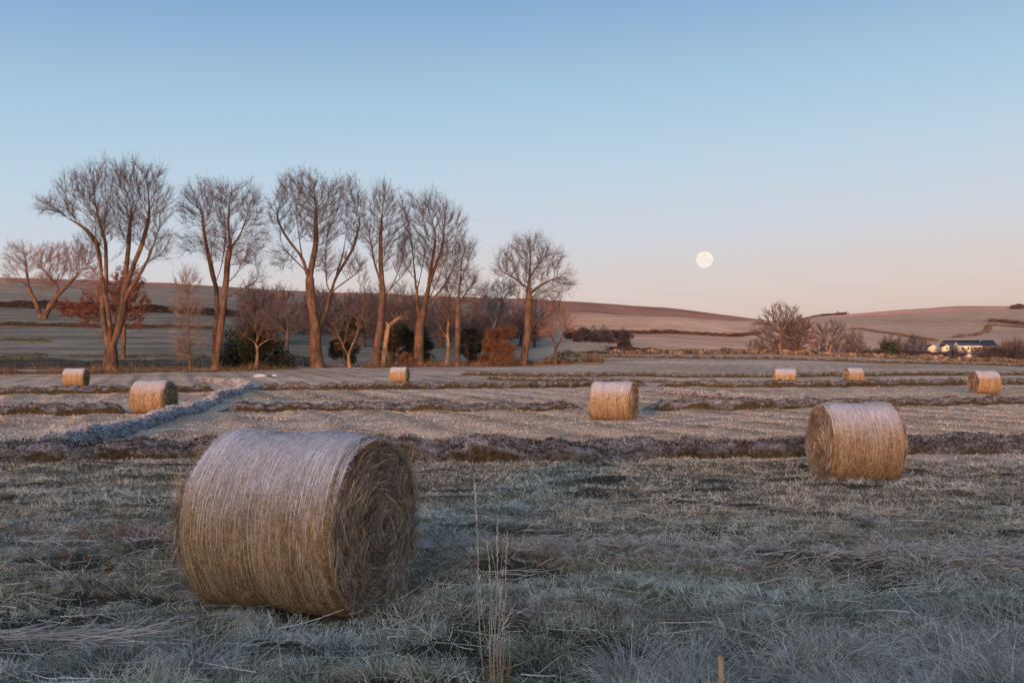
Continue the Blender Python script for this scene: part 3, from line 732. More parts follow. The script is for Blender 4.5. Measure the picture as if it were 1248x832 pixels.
    dr = unit(pd * .8 + ow * .55 + R.normal(size=(k, 3)) * .40 + np.array([0, 0, .18])); ln = twl * R.uniform(.45, 1.2, k)
    bd = R.normal(size=(k, 3)) * .14 * ln[:, None]; bd[:, 2] += .12 * ln
    cc = twigc * R.uniform(.6, 1.35, (k, 1))
    ribbons(cr_, base, dr, ln, twigw, bd, cc, cc, 2, .7)
    # side twigs
    t = R.uniform(.3, .95, (k, 1)); b2 = base + dr * ln[:, None] * t + bd * t * t
    d2 = unit(dr + R.normal(size=(k, 3)) * .8); l2 = ln * R.uniform(.3, .6, k)
    ribbons(cr_, b2, d2, l2, twigw * .75, R.normal(size=(k, 3)) * .05, cc, cc, 1, .6)
    for q_ in range(2):
        t = R.uniform(.25, 1, (k, 1)); b3 = base + dr * ln[:, None] * t + bd * t * t
        d3 = unit(dr + R.normal(size=(k, 3)) * .75); l3 = ln * R.uniform(.25, .55, k)
        ribbons(cr_, b3, d3, l3, twigw * .7, R.normal(size=(k, 3)) * .05, cc, cc, 1, .6)
    link('trunk', tr_.mesh('trunk', True), M['bark'], root)
    crown = link('crown', cr_.mesh('crown'), M['twig'], root)
    if leafy:
        lc, ln_, ls = leafy; acc = Acc(); k = ln_; ii = R.integers(0, len(base), k)
        P = base[ii] + dr[ii] * (ln[ii] * R.uniform(.3, 1.1, k))[:, None] + R.normal(size=(k, 3)) * .15
        leaves(acc, P, ls, np.array(lc), R); link('leaves', acc.mesh('leaves'), M['leaf'], root)
    return root
def leaves(acc, P, size, c, R):
    n = len(P); a = unit(R.normal(size=(n, 3))); b_ = unit(np.cross(a, R.normal(size=(n, 3)))); s_ = size * R.uniform(.5, 1.3, (n, 1))
    V = np.stack([P - a * s_, P + b_ * s_ * .5, P + a * s_, P - b_ * s_ * .5], 1).reshape(-1, 3)
    cc = np.repeat(c * R.uniform(.5, 1.4, (n, 1)), 4, 0)
    acc.add(V, [np.arange(n)[:, None] * 4 + np.arange(4)], cc)

TALL = 'tall bare trees in a row'
make_tree('bare_tree', 134, 122, [
  [(134, 459), (134, 440), (134, 425)],
  [(134, 425), (127, 400), (121, 370), (117, 335), (112, 300), (113, 262), (118, 225)],
  [(112, 297), (100, 280), (84, 268), (62, 258), (48, 252)],
  [(118, 340), (106, 320), (92, 312), (78, 313)],
  [(134, 425), (137, 395), (137, 355), (133, 315), (136, 280), (131, 240), (128, 212)],
  [(136, 420), (144, 400), (146, 360), (155, 325), (168, 290), (176, 245), (180, 215)],
  [(150, 340), (152, 300), (150, 260), (156, 220)],
  [(148, 348), (166, 325), (186, 308), (208, 305)],
  [(132, 415), (120, 402), (104, 394)],
  [(122, 372), (124, 330), (121, 290), (108, 250), (100, 225)], [(146, 372), (158, 350), (176, 322), (190, 280), (196, 250)], [(136, 320), (143, 285), (144, 250), (140, 220)]],
  [(128, 222, 26, 26), (98, 232, 30, 22), (165, 222, 34, 26), (185, 250, 24, 30), (70, 252, 26, 14), (120, 255, 22, 28), (150, 265, 30, 34), (186, 290, 22, 18), (110, 300, 18, 14), (190, 308, 18, 8)],
  'leftmost tall bare tree, widest crown, thick trunk splitting into three upright limbs', seed=11, natt=3600, step=.5, rbase=.80, group=TALL)
make_tree('bare_tree', 262, 128, [
  [(262, 453), (262, 448)],
  [(261, 448), (258, 415), (254, 375), (250, 345), (240, 310), (234, 275), (226, 250)],
  [(251, 345), (262, 320), (266, 280), (262, 240)],
  [(263, 448), (268, 420), (274, 385), (279, 345), (283, 305), (292, 265), (296, 240)],
  [(280, 345), (296, 328), (310, 305), (318, 285)],
  [(283, 310), (276, 270), (279, 240)], [(252, 345), (248, 310), (246, 270), (248, 235)], [(286, 300), (300, 275), (310, 250)], [(277, 362), (296, 348), (314, 342)]],
  [(255, 245, 34, 24), (296, 250, 24, 28), (230, 255, 15, 24), (312, 285, 14, 26), (262, 290, 26, 30), (295, 310, 24, 16), (228, 300, 12, 14), (310, 340, 12, 8)],
  'tall bare tree with two trunks spreading in a narrow V from the ground', seed=22, natt=2800, step=.5, rbase=.62, group=TALL)
make_tree('bare_tree', 387, 137, [
  [(387, 449), (386, 420), (386, 402)],
  [(386, 402), (380, 370), (378, 340), (368, 305), (366, 270), (360, 235)],
  [(372, 315), (352, 290), (340, 262)], [(376, 330), (356, 312), (342, 300)],
  [(388, 402), (398, 370), (404, 335), (412, 300), (416, 265), (420, 235)],
  [(398, 372), (392, 330), (390, 290), (396, 250)], [(402, 352), (420, 338), (440, 325)], [(380, 340), (384, 300), (382, 262), (378, 230)], [(405, 330), (424, 300), (434, 265)], [(380, 385), (364, 372), (340, 374)]],
  [(368, 235, 34, 26), (415, 245, 28, 28), (345, 262, 20, 26), (392, 270, 30, 30), (432, 280, 14, 24), (345, 315, 16, 14), (426, 322, 20, 12), (395, 320, 18, 14)],
  'tall bare tree with a straight stout trunk and double-domed dense crown, third in the row', seed=33, natt=3400, step=.5, rbase=.80, group=TALL)
make_tree('bare_tree', 457, 137, [
  [(457, 447), (459, 420), (463, 385), (465, 350)],
  [(465, 350), (462, 310), (464, 270), (464, 240)], [(465, 350), (456, 320), (450, 285)],
  [(466, 362), (480, 340), (488, 305), (490, 270)], [(470, 352), (488, 338), (500, 322)]],
  [(464, 248, 22, 24), (450, 280, 12, 26), (485, 275, 14, 30), (470, 300, 22, 30), (490, 325, 14, 10)],
  'tall slim bare tree leaning slightly, narrow crown between the two fuller trees', seed=44, natt=1900, step=.5, rbase=.50, group=TALL)
make_tree('bare_tree', 511, 142, [
  [(511, 444), (512, 415), (511, 392)],
  [(511, 392), (507, 360), (504, 325), (498, 290), (496, 262)],
  [(512, 392), (520, 360), (524, 325), (530, 290), (535, 262)], [(514, 380), (532, 350), (546, 315), (556, 280)],
  [(507, 350), (512, 315), (515, 280), (514, 255)], [(518, 385), (535, 365), (545, 345)], [(506, 340), (494, 325), (488, 310)], [(516, 372), (526, 335), (540, 300), (546, 262)], [(516, 375), (540, 350), (556, 325), (564, 300)]],
  [(500, 258, 14, 24), (525, 260, 24, 24), (546, 275, 20, 24), (500, 295, 14, 24), (530, 305, 26, 30), (552, 312, 14, 24), (535, 350, 16, 14)],
  'tall bare tree whose dense crown fans out to the right, fifth in the row', seed=55, natt=3000, step=.5, rbase=.70, group=TALL)
make_tree('bare_tree', 557, 142, [
  [(557, 446), (558, 415), (558, 380), (560, 340), (563, 305)], [(558, 372), (572, 350), (582, 335)], [(559, 380), (548, 360), (542, 345)], [(558, 352), (570, 325), (574, 305)]],
  [(566, 305, 14, 18), (560, 345, 22, 26), (575, 360, 16, 20), (548, 375, 12, 16)],
  'slender cone-shaped bare tree on the right side of the fan-crowned tree', seed=66, natt=1400, step=.5, rbase=.40, group=TALL)
make_tree('bare_tree', 637, 143, [
  [(637, 443), (641, 415), (643, 385), (643, 350), (645, 315), (646, 298)],
  [(643, 352), (630, 338), (612, 330)], [(643, 358), (660, 345), (682, 335), (694, 345)], [(643, 395), (665, 386), (690, 384)], [(643, 410), (664, 404), (690, 398)],
  [(643, 340), (656, 320), (666, 308)], [(644, 370), (628, 360), (618, 352)]],
  [(645, 302, 24, 14), (622, 318, 18, 14), (668, 318, 20, 14), (645, 330, 28, 18), (684, 345, 16, 14), (612, 332, 12, 8), (660, 360, 26, 12), (630, 350, 16, 10)],
  'lone rounded bare tree at the right end of the tall row low limbs rightward', seed=77, natt=2200, step=.5, rbase=.55, group=TALL, infl=5)
SM = dict(step=.4, thr=.07)
make_tree('bare_tree', 676, 146, [[(676, 442), (677, 425), (674, 410)], [(676, 425), (688, 408), (692, 395)], [(674, 412), (666, 400)]],
  [(680, 385, 18, 16), (668, 402, 14, 12), (692, 395, 12, 14)], 'small low bare tree with reddish twigs under the lone rounded tree', seed=81, natt=500, rbase=.22, twl=.8, twigc=(.26, .12, .08), **SM)
make_tree('bare_tree', 230, 126, [[(232, 453), (231, 420), (229, 390), (227, 350)], [(231, 420), (222, 405)], [(230, 415), (240, 398)]],
  [(228, 345, 15, 18), (228, 375, 20, 20), (224, 415, 16, 20), (238, 408, 12, 18)], 'pale grey-brown slender twiggy tree left of the twin-trunk tree', seed=82, natt=900, rbase=.17, twl=1.1, twigc=(.17, .115, .095), **SM)
make_tree('bare_tree', 313, 130.5, [[(313, 451), (314, 425), (313, 400)], [(313, 418), (300, 408), (290, 405)], [(314, 420), (328, 410), (345, 412)]],
  [(313, 402, 14, 12), (296, 408, 14, 8), (332, 410, 18, 8)], 'small pale-stemmed tree in front of the dark evergreen shrub', seed=83, natt=180, rbase=.18, twl=.8, bark=(.19, .12, .075), twigc=(.10, .06, .045), **SM)
make_tree('bare_tree', 424, 138, [[(427, 447), (424, 430), (416, 412), (408, 395)], [(425, 432), (434, 410), (440, 385), (446, 350)], [(420, 420), (424, 400)]],
  [(412, 398, 12, 16), (430, 395, 14, 20), (444, 350, 8, 30), (426, 415, 16, 12)], 'crooked sapling with orange-brown stems between the stout tree and the slim tree', seed=84, natt=450, rbase=.20, twl=.8, bark=(.19, .12, .075), twigc=(.10, .06, .045), **SM)
make_tree('bare_tree', 466, 138, [[(466, 446), (469, 425), (473, 400), (471, 390)], [(472, 396), (482, 388), (494, 378)], [(471, 392), (464, 385)]],
  [(488, 384, 12, 6), (468, 384, 8, 6)], 'stunted broken tree stem leaning beside the slim tall tree', seed=85, natt=90, rbase=.36, twl=.7, twigs=2, bark=(.19, .12, .075), twigc=(.10, .06, .045), **SM)
make_tree('bare_tree', 546, 143, [[(545, 442), (547, 425), (545, 405), (546, 385)], [(546, 412), (536, 400)]],
  [(545, 385, 14, 20), (538, 405, 8, 10)], 'short leaning bare stem just left of the slender cone-shaped tree', seed=86, natt=260, rbase=.26, twl=.8, bark=(.19, .12, .075), twigc=(.10, .06, .045), **SM)
make_tree('bare_tree', 604, 170, [[(604, 438), (603, 405), (600, 380)], [(603, 400), (596, 375), (592, 355)], [(603, 395), (612, 370), (612, 350)]],
  [(598, 358, 14, 14), (614, 352, 14, 14), (604, 375, 20, 16)], 'dark grey bare tree behind the russet bush', seed=87, natt=700, rbase=.36, twl=1.1, bark=(.08, .08, .09), twigc=(.09, .09, .10), **SM)
make_tree('bare_tree', 480, 190, [[(480, 440), (480, 410), (478, 385)], [(479, 395), (468, 375)], [(479, 395), (495, 375)]],
  [(478, 362, 30, 20), (460, 378, 26, 20), (498, 385, 26, 22), (480, 395, 34, 22)], 'broad brown hazy tree behind the slim tall tree', seed=88, natt=1400, rbase=.4, twl=1.3, twigs=4, twigc=(.11, .065, .055), step=.6, thr=.1)
make_tree('bare_tree', 350, 230, [[(350, 424), (350, 400)]], [(345, 385, 30, 20), (322, 392, 20, 14), (372, 396, 16, 14)], 'wide purple-brown bush-like tree on the slope behind the stout tree', seed=89, natt=900, rbase=.35, twl=1.5, twigs=4, twigc=(.095, .065, .062), step=.7, thr=.1, twigw=.05)
# left background
make_tree('bare_tree', 48, 330, [[(50, 386), (42, 365), (32, 350), (22, 335)], [(42, 365), (50, 352), (56, 335)], [(34, 352), (30, 325), (28, 305)]],
  [(22, 315, 20, 20), (12, 335, 12, 18), (38, 318, 14, 16), (54, 345, 12, 12)], 'pale bare tree at the far left edge on the slope, leaning left', seed=91, natt=1500, rbase=.7, twl=2.2, twigw=.07, step=1.0, thr=.22, twigc=(.22, .18, .165))
make_tree('bare_tree', 55, 325, [[(53, 387), (62, 370), (72, 355), (74, 340)], [(66, 364), (84, 345), (96, 335)], [(72, 352), (60, 335), (50, 325)]],
  [(70, 318, 30, 22), (95, 322, 24, 24), (112, 345, 18, 24), (58, 340, 16, 12)], 'gnarled bare tree with tangled reddish-brown crown just right of the pale leaning one', seed=92, natt=2400, rbase=.9, twl=2.2, twigs=4, twigw=.075, step=1.0, thr=.22, twigc=(.19, .10, .085))
make_tree('russet_tree', 150, 200, [[(150, 438), (150, 410), (150, 380)]], [(155, 345, 20, 26), (162, 375, 18, 26), (140, 365, 22, 26), (110, 378, 28, 18), (85, 376, 14, 12)],
  'russet-leaved tree behind the trunk of the leftmost tall tree', seed=93, natt=1300, rbase=.4, twl=1.4, twigs=3, twigw=.04, step=.7, thr=.14, twigc=(.13, .06, .045), leafy=((.13, .045, .03), 9000, .20))
# right middle distance
make_tree('bare_tree', 951, 188, [[(951, 434), (950, 420), (951, 405)], [(951, 408), (942, 392)], [(951, 406), (962, 390)]],
  [(952, 385, 22, 15), (940, 402, 24, 16), (962, 400, 20, 16), (935, 418, 18, 10)], 'round-headed bare tree with a pale trunk standing by the field wall on the right', seed=94, natt=3600, rbase=.34, twl=.85, twigs=7, twigw=.042, step=.6, thr=.1, twigc=(.10, .07, .06), bark=(.20, .12, .085))
make_tree('bare_tree', 974, 192, [[(974, 436), (974, 415)], [(974, 418), (966, 402)], [(974, 418), (984, 405)]],
  [(972, 402, 20, 14), (980, 415, 14, 14), (962, 418, 16, 12)], 'lower dark reddish-brown tree pressed against the right side of the round-headed tree', seed=95, natt=3600, rbase=.34, twl=.85, twigs=8, twigw=.06, step=.6, thr=.1, twigc=(.13, .07, .06))
make_tree('bare_tree', 1009, 196, [[(1009, 434), (1006, 420), (1001, 405)], [(1009, 430), (1014, 415), (1018, 402)]],
  [(1003, 403, 11, 9), (1018, 402, 13, 9), (1012, 412, 16, 9), (1030, 415, 10, 8)], 'small spreading bare tree in the gap to the right of the round-headed tree', seed=96, natt=1300, rbase=.26, twl=1.0, twigs=5, twigw=.045, step=.55, thr=.1, bark=(.24, .15, .11))
make_tree('bare_tree', 1037, 198, [[(1037, 435), (1038, 420)]], [(1038, 412, 10, 12), (1046, 420, 9, 8)], 'little dark bare tree beside the small spreading tree, near the bushes', seed=97, natt=400, rbase=.25, twl=1.0, twigs=4, twigw=.05, step=.55, thr=.1, twigc=(.14, .09, .08))

# ------------------------------------------------------------------ shrubs
def shrub(name, px, Y, w_, h_, c, label, nl=9000, size=.10, seed=1, stems=True, cat='shrub', group=None, blobs=None, row=None):
    R = np.random.default_rng(seed); X0 = (px - 624) / F * Y; z0 = gz(X0, Y) - .1; mpp = Y / F
    root = tag(empty(name, (X0, Y, z0)), label, cat, group); acc = Acc(); st = Acc()
    W_ = w_ * mpp / 2 * 1.12; Hh = h_ * mpp * 1.05
    nb = 26
    for k in range(nb):
        a = R.uniform(0, 2 * PI); rr = math.sqrt(R.uniform(0, 1)) * .78; zz = R.uniform(.10, .86); sh = (1 - max(zz - .45, 0) ** 2 * 1.9)
        cx = np.array([math.cos(a) * rr * W_ * sh, math.sin(a) * rr * W_ * sh * .8, zz * Hh]); s_ = R.uniform(.22, .40) * min(W_, Hh)
        n = nl // nb; d = unit(R.normal(size=(n, 3))) * (R.uniform(0, 1, (n, 1)) ** .45) * s_ * np.array([1.1, 1, .85])
        P = cx + d; P = P[P[:, 2] > 0]
        tone = R.uniform(.6, 1.4)
        leaves(acc, P, size, np.array(c) * tone, R)
        b0 = np.array([[cx[0] * .15, cx[1] * .15, 0]]); vv = cx[None] - b0
        tube_chain(st, np.array([b0[0], b0[0] + vv[0] * .5 + R.normal(size=3) * .08 * s_, cx]), np.array([.06, .04, .02]), np.array([.10, .07, .05]), 4)
        m_ = 22; t2 = unit(R.normal(size=(m_, 3)) + np.array([0, 0, .6])); ribbons(st, np.repeat(cx[None], m_, 0), t2, s_ * R.uniform(.8, 1.35, m_), .035, t2 * 0, np.array([.13, .08, .055]), np.array([.13, .08, .055]), 1)
    link('stems', st.mesh('stems'), M['twig'], root); link('foliage', acc.mesh('foliage'), M['leaf'], root)
    return root
EV = (.015, .018, .011)
shrub('evergreen_shrub', 312, 134, 80, 56, EV, 'wide dark evergreen shrub between the twin-trunk tree and the stout tree', 16000, .15, 1)
shrub('evergreen_shrub', 424, 143, 42, 68, (.014, .017, .010), 'tall dark evergreen shrub right of the stout tree trunk', 13000, .14, 2)
shrub('evergreen_shrub', 505, 148, 50, 52, (.014, .018, .014), 'dark evergreen shrub behind the fan-crowned tree trunk', 13000, .14, 3)
shrub('evergreen_shrub', 478, 150, 30, 56, (.035, .024, .015), 'narrow dark brown shrub right of the slim tall tree', 5000, .12, 4)
shrub('evergreen_shrub', 574, 149, 34, 46, (.013, .017, .015), 'small blackish evergreen shrub right of the cone-shaped tree', 10000, .14, 5)
shrub('russet_shrub', 607, 141, 50, 48, (.12, .05, .022), 'dense russet-brown rounded bush left of the lone rounded tree', 14000, .10, 6)
shrub('bramble', 497, 141, 20, 20, (.13, .045, .028), 'small reddish bramble clump at the foot of the fan-crowned tree', 2500, .09, 7)
shrub('evergreen_shrub', 1084, 205, 26, 24, (.03, .04, .03), 'dark evergreen bush right of the small bare trees by the wall', 6000, .16, 8)
shrub('evergreen_shrub', 1062, 207, 30, 16, (.05, .04, .035), 'low dark thicket between the small bare tree and the evergreen bush', 5000, .16, 9)
shrub('evergreen_shrub', 690, 152, 46, 16, (.09, .12, .115), 'low frosted bush at the right foot of the lone rounded tree', 5000, .12, 10)
shrub('evergreen_shrub', 745, 360, 60, 14, (.055, .04, .045), 'long dark thicket on the pasture below the brown moor edge', 5000, .35, 12)
shrub('evergreen_shrub', 705, 350, 40, 16, (.05, .04, .045), 'dark round thicket on the pasture just right of the lone rounded tree', 4000, .35, 13)
shrub('evergreen_shrub', 762, 300, 18, 12, (.05, .035, .03), 'small dark bush on the pasture above the field wall', 2500, .25, 14)

# ------------------------------------------------------------------ hedges (foliage along a line)
def hedge(pxpts, hgt, wid, c, label, dens, size, name='hedge', twc=None, seed=1, cat='hedge'):
    R = np.random.default_rng(seed); pts = []
    for p in pxpts: pts.append(((p[0] - 624) / F * p[2], p[2]) if len(p) == 3 else gp(*p))
    size *= .6; dens *= 2.2
    W, t = resample(pts, max(.5, hgt * .4)); n = len(t); Ln = t[-1]
    org = np.array([W[n // 2, 0], W[n // 2, 1], gz(*W[n // 2])])
    root = tag(empty(name, tuple(org)), label, cat)
    nb = int(dens * Ln); s_ = R.uniform(0, Ln, nb)
    x = np.interp(s_, t, W[:, 0]); y = np.interp(s_, t, W[:, 1])
    hh = hgt * (.55 + .8 * fbm(s_ / (hgt * 2.2), s_ * 0, seed + 70)); 
    zz = R.uniform(0, 1, nb) ** .8; ww = wid * (1 - .5 * zz ** 2)
    x = x + R.normal(size=nb) * ww * .3; y = y + R.normal(size=nb) * ww * .35
    P = np.stack([x, y, ground(x, y) + zz * hh], 1) - org
    acc = Acc(); leaves(acc, P, size, np.array(c) * (.7 + .6 * vn(s_ / hgt / 1.5, zz * 2, seed)[:, None]), R)
    st = acc; k = int(nb * .12); i = R.integers(0, nb, k); B = P[i].copy(); B[:, 2] = ground(x[i], y[i]) - org[2]
    tc = np.array(twc if twc else c) * 1.5
    dr = unit(np.stack([R.normal(size=k) * .3, R.normal(size=k) * .3, np.ones(k)], 1)); ribbons(st, B, dr, hh[i] * R.uniform(.6, 1.15, k), size * .25, dr * 0, tc, tc, 1, .7)
    link('foliage', acc.mesh('foliage'), M['leaf'], root)
    return root
hedge([(-80, 0, 148), (60, 0, 147), (200, 0, 147), (300, 0, 148), (390, 0, 150)], 1.5, 1.3, (.014, .013, .010), 'low hedge painted near black for the band of shade behind the left trees', 260, .11, seed=2)  # black band of shade built as very dark foliage
hedge([(-80, 374), (60, 377), (150, 380), (240, 384), (330, 387)], 2.7, 3, (.045, .03, .022), 'upper brown hedge crossing the left slope below the leaning far trees', 60, .55, seed=3)
hedge([(-80, 396), (60, 398), (150, 400), (260, 402)], 1.2, 2, (.07, .042, .028), 'thin brown hedge across the middle of the left slope', 50, .35, seed=4)
hedge([(-20, 415), (30, 416), (62, 417)], .8, 2, (.08, .07, .03), 'short low hedge stub on the frosted left slope', 40, .25, seed=5)
hedge([(-40, 438), (20, 438), (56, 437)], 1.0, 2, (.07, .065, .03), 'short low hedge line lowest on the left slope', 60, .22, seed=6)
hedge([(80, 435), (150, 436), (250, 435)], .6, 1.5, (.09, .08, .045), 'faint strip of rough grass low on the left slope behind the leftmost tree', 40, .2, seed=7)
hedge([(300, 401), (400, 405), (470, 410)], 3, 3, (.08, .06, .06), 'grey-brown hedge on the slope behind the stout tree', 50, .4, seed=8)
hedge([(690, 411), (760, 407), (840, 408), (925, 408)], 1.6, 4, (.09, .05, .035), 'long brown hedge crossing the pasture left of the round-headed tree', 45, .6, seed=9)
hedge([(740, 0, 260), (800, 0, 252), (860, 0, 245)], 1.5, 2.5, (.07, .04, .035), 'brown hedge running down the pasture towards the field wall', 80, .3, seed=10)
hedge([(1040, 401), (1090, 408), (1140, 414)], 1.3, 5, (.15, .085, .06), 'dark hedge running down the right hill to the farm', 30, .9, seed=11)
hedge([(1165, 412), (1200, 405), (1206, 396), (1250, 400)], 1.2, 5, (.13, .085, .07), 'hedge line climbing the right hill above the farm', 20, 1.0, seed=12)
hedge([(1210, 393), (1235, 394), (1270, 397)], 3, 14, (.10, .065, .06), 'dark clump of scrub high on the right hill at the frame edge', 40, 1.3, seed=13)
hedge([(1236, 376.5), (1248, 375.5), (1290, 376)], 7, 14, (.08, .05, .05), 'dark scrub on the crest of the right hill at the frame edge', 40, 1.5, seed=14)
# dry-stone / turf field wall across the right
def stonewall(pxpts, hgt, label, seed):
    R = np.random.default_rng(seed); pts = [((p[0] - 624) / F * p[2], p[2]) if len(p) == 3 else gp(*p) for p in pxpts]
    W, t = resample(pts, .7); n = len(t); org = np.array([W[n // 2, 0], W[n // 2, 1], gz(*W[n // 2])])
    root = tag(empty('field_wall', tuple(org)), label, 'field wall')
    acc = Acc(); cube = np.array([[x, y, z] for x in (-1, 1) for y in (-1, 1) for z in (0, 1)], float)
    F6 = np.array([[0, 1, 3, 2], [4, 6, 7, 5], [0, 4, 5, 1], [2, 3, 7, 6], [0, 2, 6, 4], [1, 5, 7, 3]])
    d = unit(np.gradient(W, axis=0))
    for i in range(n):
        z = gz(*W[i]) - .1; zz = 0; top = hgt * (.8 + .35 * vn(t[i:i + 1] / 2, np.array([0.]), seed)[0])
        while zz < top:
            hh = R.uniform(.22, .42); s_ = np.array([.42 * R.uniform(.8, 1.2), .28 * R.uniform(.8, 1.2), hh])
            q = cube * s_ + R.normal(size=(8, 3)) * .035; q = np.stack([q[:, 0] * d[i, 0] - q[:, 1] * d[i, 1], q[:, 0] * d[i, 1] + q[:, 1] * d[i, 0], q[:, 2]], 1)
            jit = R.normal(size=2) * .06
            cc = np.array([.14, .10, .08]) * R.uniform(.4, 1.4); acc.add(q + np.array([W[i, 0] + jit[0], W[i, 1] + jit[1], z + zz]) - org, [F6], cc); zz += hh
    link('wall_stones', acc.mesh('wall_stones'), M['bark'], root)
    gr = Acc(); nb = int(t[-1] * 60); s_ = R.uniform(0, t[-1], nb); x = np.interp(s_, t, W[:, 0]) + R.normal(size=nb) * .3; y = np.interp(s_, t, W[:, 1]) + R.normal(size=nb) * .3
    P = np.stack([x, y, ground(x, y)], 1) - org; dr = unit(np.stack([R.normal(size=nb) * .4, R.normal(size=nb) * .4, np.ones(nb)], 1)); c = np.array([.15, .10, .055]) * R.uniform(.5, 1.3, (nb, 1))
    ribbons(gr, P, dr, R.uniform(.3, hgt * 1.1, nb), .09, dr * 0, c * .6, c, 1); link('wall_grass', gr.mesh('wall_grass'), M['grass'], root)
stonewall([(700, 0, 188), (800, 0, 188), (930, 0, 187), (1050, 0, 184), (1150, 0, 181), (1330, 0, 178)], .8, 'long far field wall of brown stone crossing behind the fields on the right', 5)
bank([(660, 0, 176), (760, 0, 168), (860, 0, 163), (1000, 0, 160), (1150, 0, 158), (1330, 0, 156)], .5, 1.4, 'low brown bank just in front of the far field wall on the right', 60, .2)

# ------------------------------------------------------------------ far wood: individual bare trees, copies of three kinds
WG = 'bare trees in the far purple-brown wood'
protos = []
for k in range(3):
    pr = make_tree('woodland_tree', 330 + 30 * k, 300, [[(330 + 30 * k, 415), (330 + 30 * k, 395)]], [(330 + 30 * k, 386, 14, 13), (326 + 34 * k, 395, 14, 9)],
        'bare tree in the purple-brown wood on the slope behind the tall row', seed=120 + k, natt=330, rbase=.3, twl=1.9, twigs=4, twigw=.10, step=.95, thr=.16,
        bark=(.05, .036, .034), twigc=((.07, .048, .05), (.085, .052, .046), (.058, .045, .052))[k], group=WG)
    protos.append(pr)
used = 0
def wood_tree(px, Y, s_, label, rnd):
    global used
    pr = protos[rnd.integers(0, 3)]
    o = pr.copy(); col.objects.link(o)
    for ch in pr.children:
        c_ = ch.copy(); col.objects.link(c_); c_.parent = o
    X0 = (px - 624) / F * Y; o.location = (X0, Y, gz(X0, Y) - .2); o.rotation_euler = (0, 0, rnd.uniform(0, 6.28)); o.scale = (s_ * rnd.uniform(.85, 1.25), s_, s_ * rnd.uniform(.85, 1.15))
    o['label'] = label; return o
R = np.random.default_rng(5)
for k in range(100):
    px = R.uniform(300, 655); Yd = R.uniform(250, 400); wood_tree(px, Yd, R.uniform(.75, 1.5), 'bare tree in the purple-brown wood on the slope behind the tall row', R)
for k in range(80):
    px = R.uniform(1075, 1290); Yd = R.uniform(225, 400)
    if 1128 < px < 1216: s_ = R.uniform(.18, .26) * Yd / 240
    else: s_ = R.uniform(.4, .64) * Yd / 260
    if 1165 < px < 1188: Yd = max(Yd, 310)
    o = wood_tree(px, Yd, s_, 'low bare tree in the dark thicket round the farm on the right', R); o['group'] = 'bare trees round the farm on the right'
for k in range(16):
    px = R.uniform(905, 1060); Yd = R.uniform(225, 300); o = wood_tree(px, Yd, R.uniform(.4, .7), 'low bare tree in the dark strip behind the far wall, below the round-headed tree', R); o['group'] = 'bare trees behind the far wall'
for k in range(14):
    px = R.uniform(690, 770); Yd = R.uniform(330, 390); o = wood_tree(px, Yd, R.uniform(.35, .6), 'tiny bare tree in the thickets on the pasture right of the lone rounded tree', R); o['group'] = 'tiny bare trees on the pasture'
for pr, (a, b_) in zip(protos, ((372, 330), (455, 350), (590, 320))):
    X0 = (a - 624) / F * b_; pr.location = (X0, b_, gz(X0, b_) - .2); pr.scale = (1.2, 1.2, 1.1)
# low bluish underwood stuff near farm
hedge([(1080, 0, 250), (1110, 0, 246), (1150, 0, 242), (1168, 0, 240)], 2.9, 4, (.04, .032, .036), 'dark thicket strip in front of the farm, left of the little cottage', 120, .35, seed=21)
hedge([(1190, 0, 240), (1215, 0, 242), (1250, 0, 244), (1300, 0, 246)], 3.6, 4, (.045, .033, .036), 'dark thicket strip running from the little cottage to the right frame edge', 120, .35, seed=23)
hedge([(880, 0, 250), (960, 0, 235), (1050, 0, 240)], 2.0, 3, (.05, .05, .06), 'dark undergrowth strip behind the far field wall', 90, .35, seed=22)
# scrub along the feet of the tall trees
S_ = Acc(); n = 60000
px = rng.uniform(-30, 735, n); Y = rng.normal(0, 1, n) * (2.2 + 2.5 * vn(px / 40, px * 0, 79)) + np.interp(px, [0, 130, 260, 390, 510, 640, 720], [122, 123, 130, 138, 144, 146, 152])
X = (px - 624) / F * Y; k = rng.uniform(0, 1, n) < ss(.32, .62, fbm(X / 3.2, Y / 3.0, 77)); X = X[k]; Y = Y[k]; n = len(X)
hh = rng.uniform(.15, 1.0, n) * (.3 + 1.6 * ss(.35, .75, fbm(X / 4, Y / 4, 78))); P = np.stack([X, Y, ground(X, Y) - .02], 1)
dr = unit(np.stack([rng.normal(size=n) * .5, rng.normal(size=n) * .5, np.ones(n)], 1)); r_ = rng.uniform(0, 1, (n, 1))
c = np.where(r_ < .5, np.array([.17, .085, .045]), np.where(r_ < .8, np.array([.11, .085, .04]), np.array([.26, .17, .11]))) * rng.uniform(.5, 1.3, (n, 1))
ribbons(S_, P, dr, hh, .05, rng.normal(size=(n, 3)) * .12, c * .5, c, 2)
sg = link('undergrowth', S_.mesh('undergrowth'), M['grass']); sg['kind'] = 'stuff'

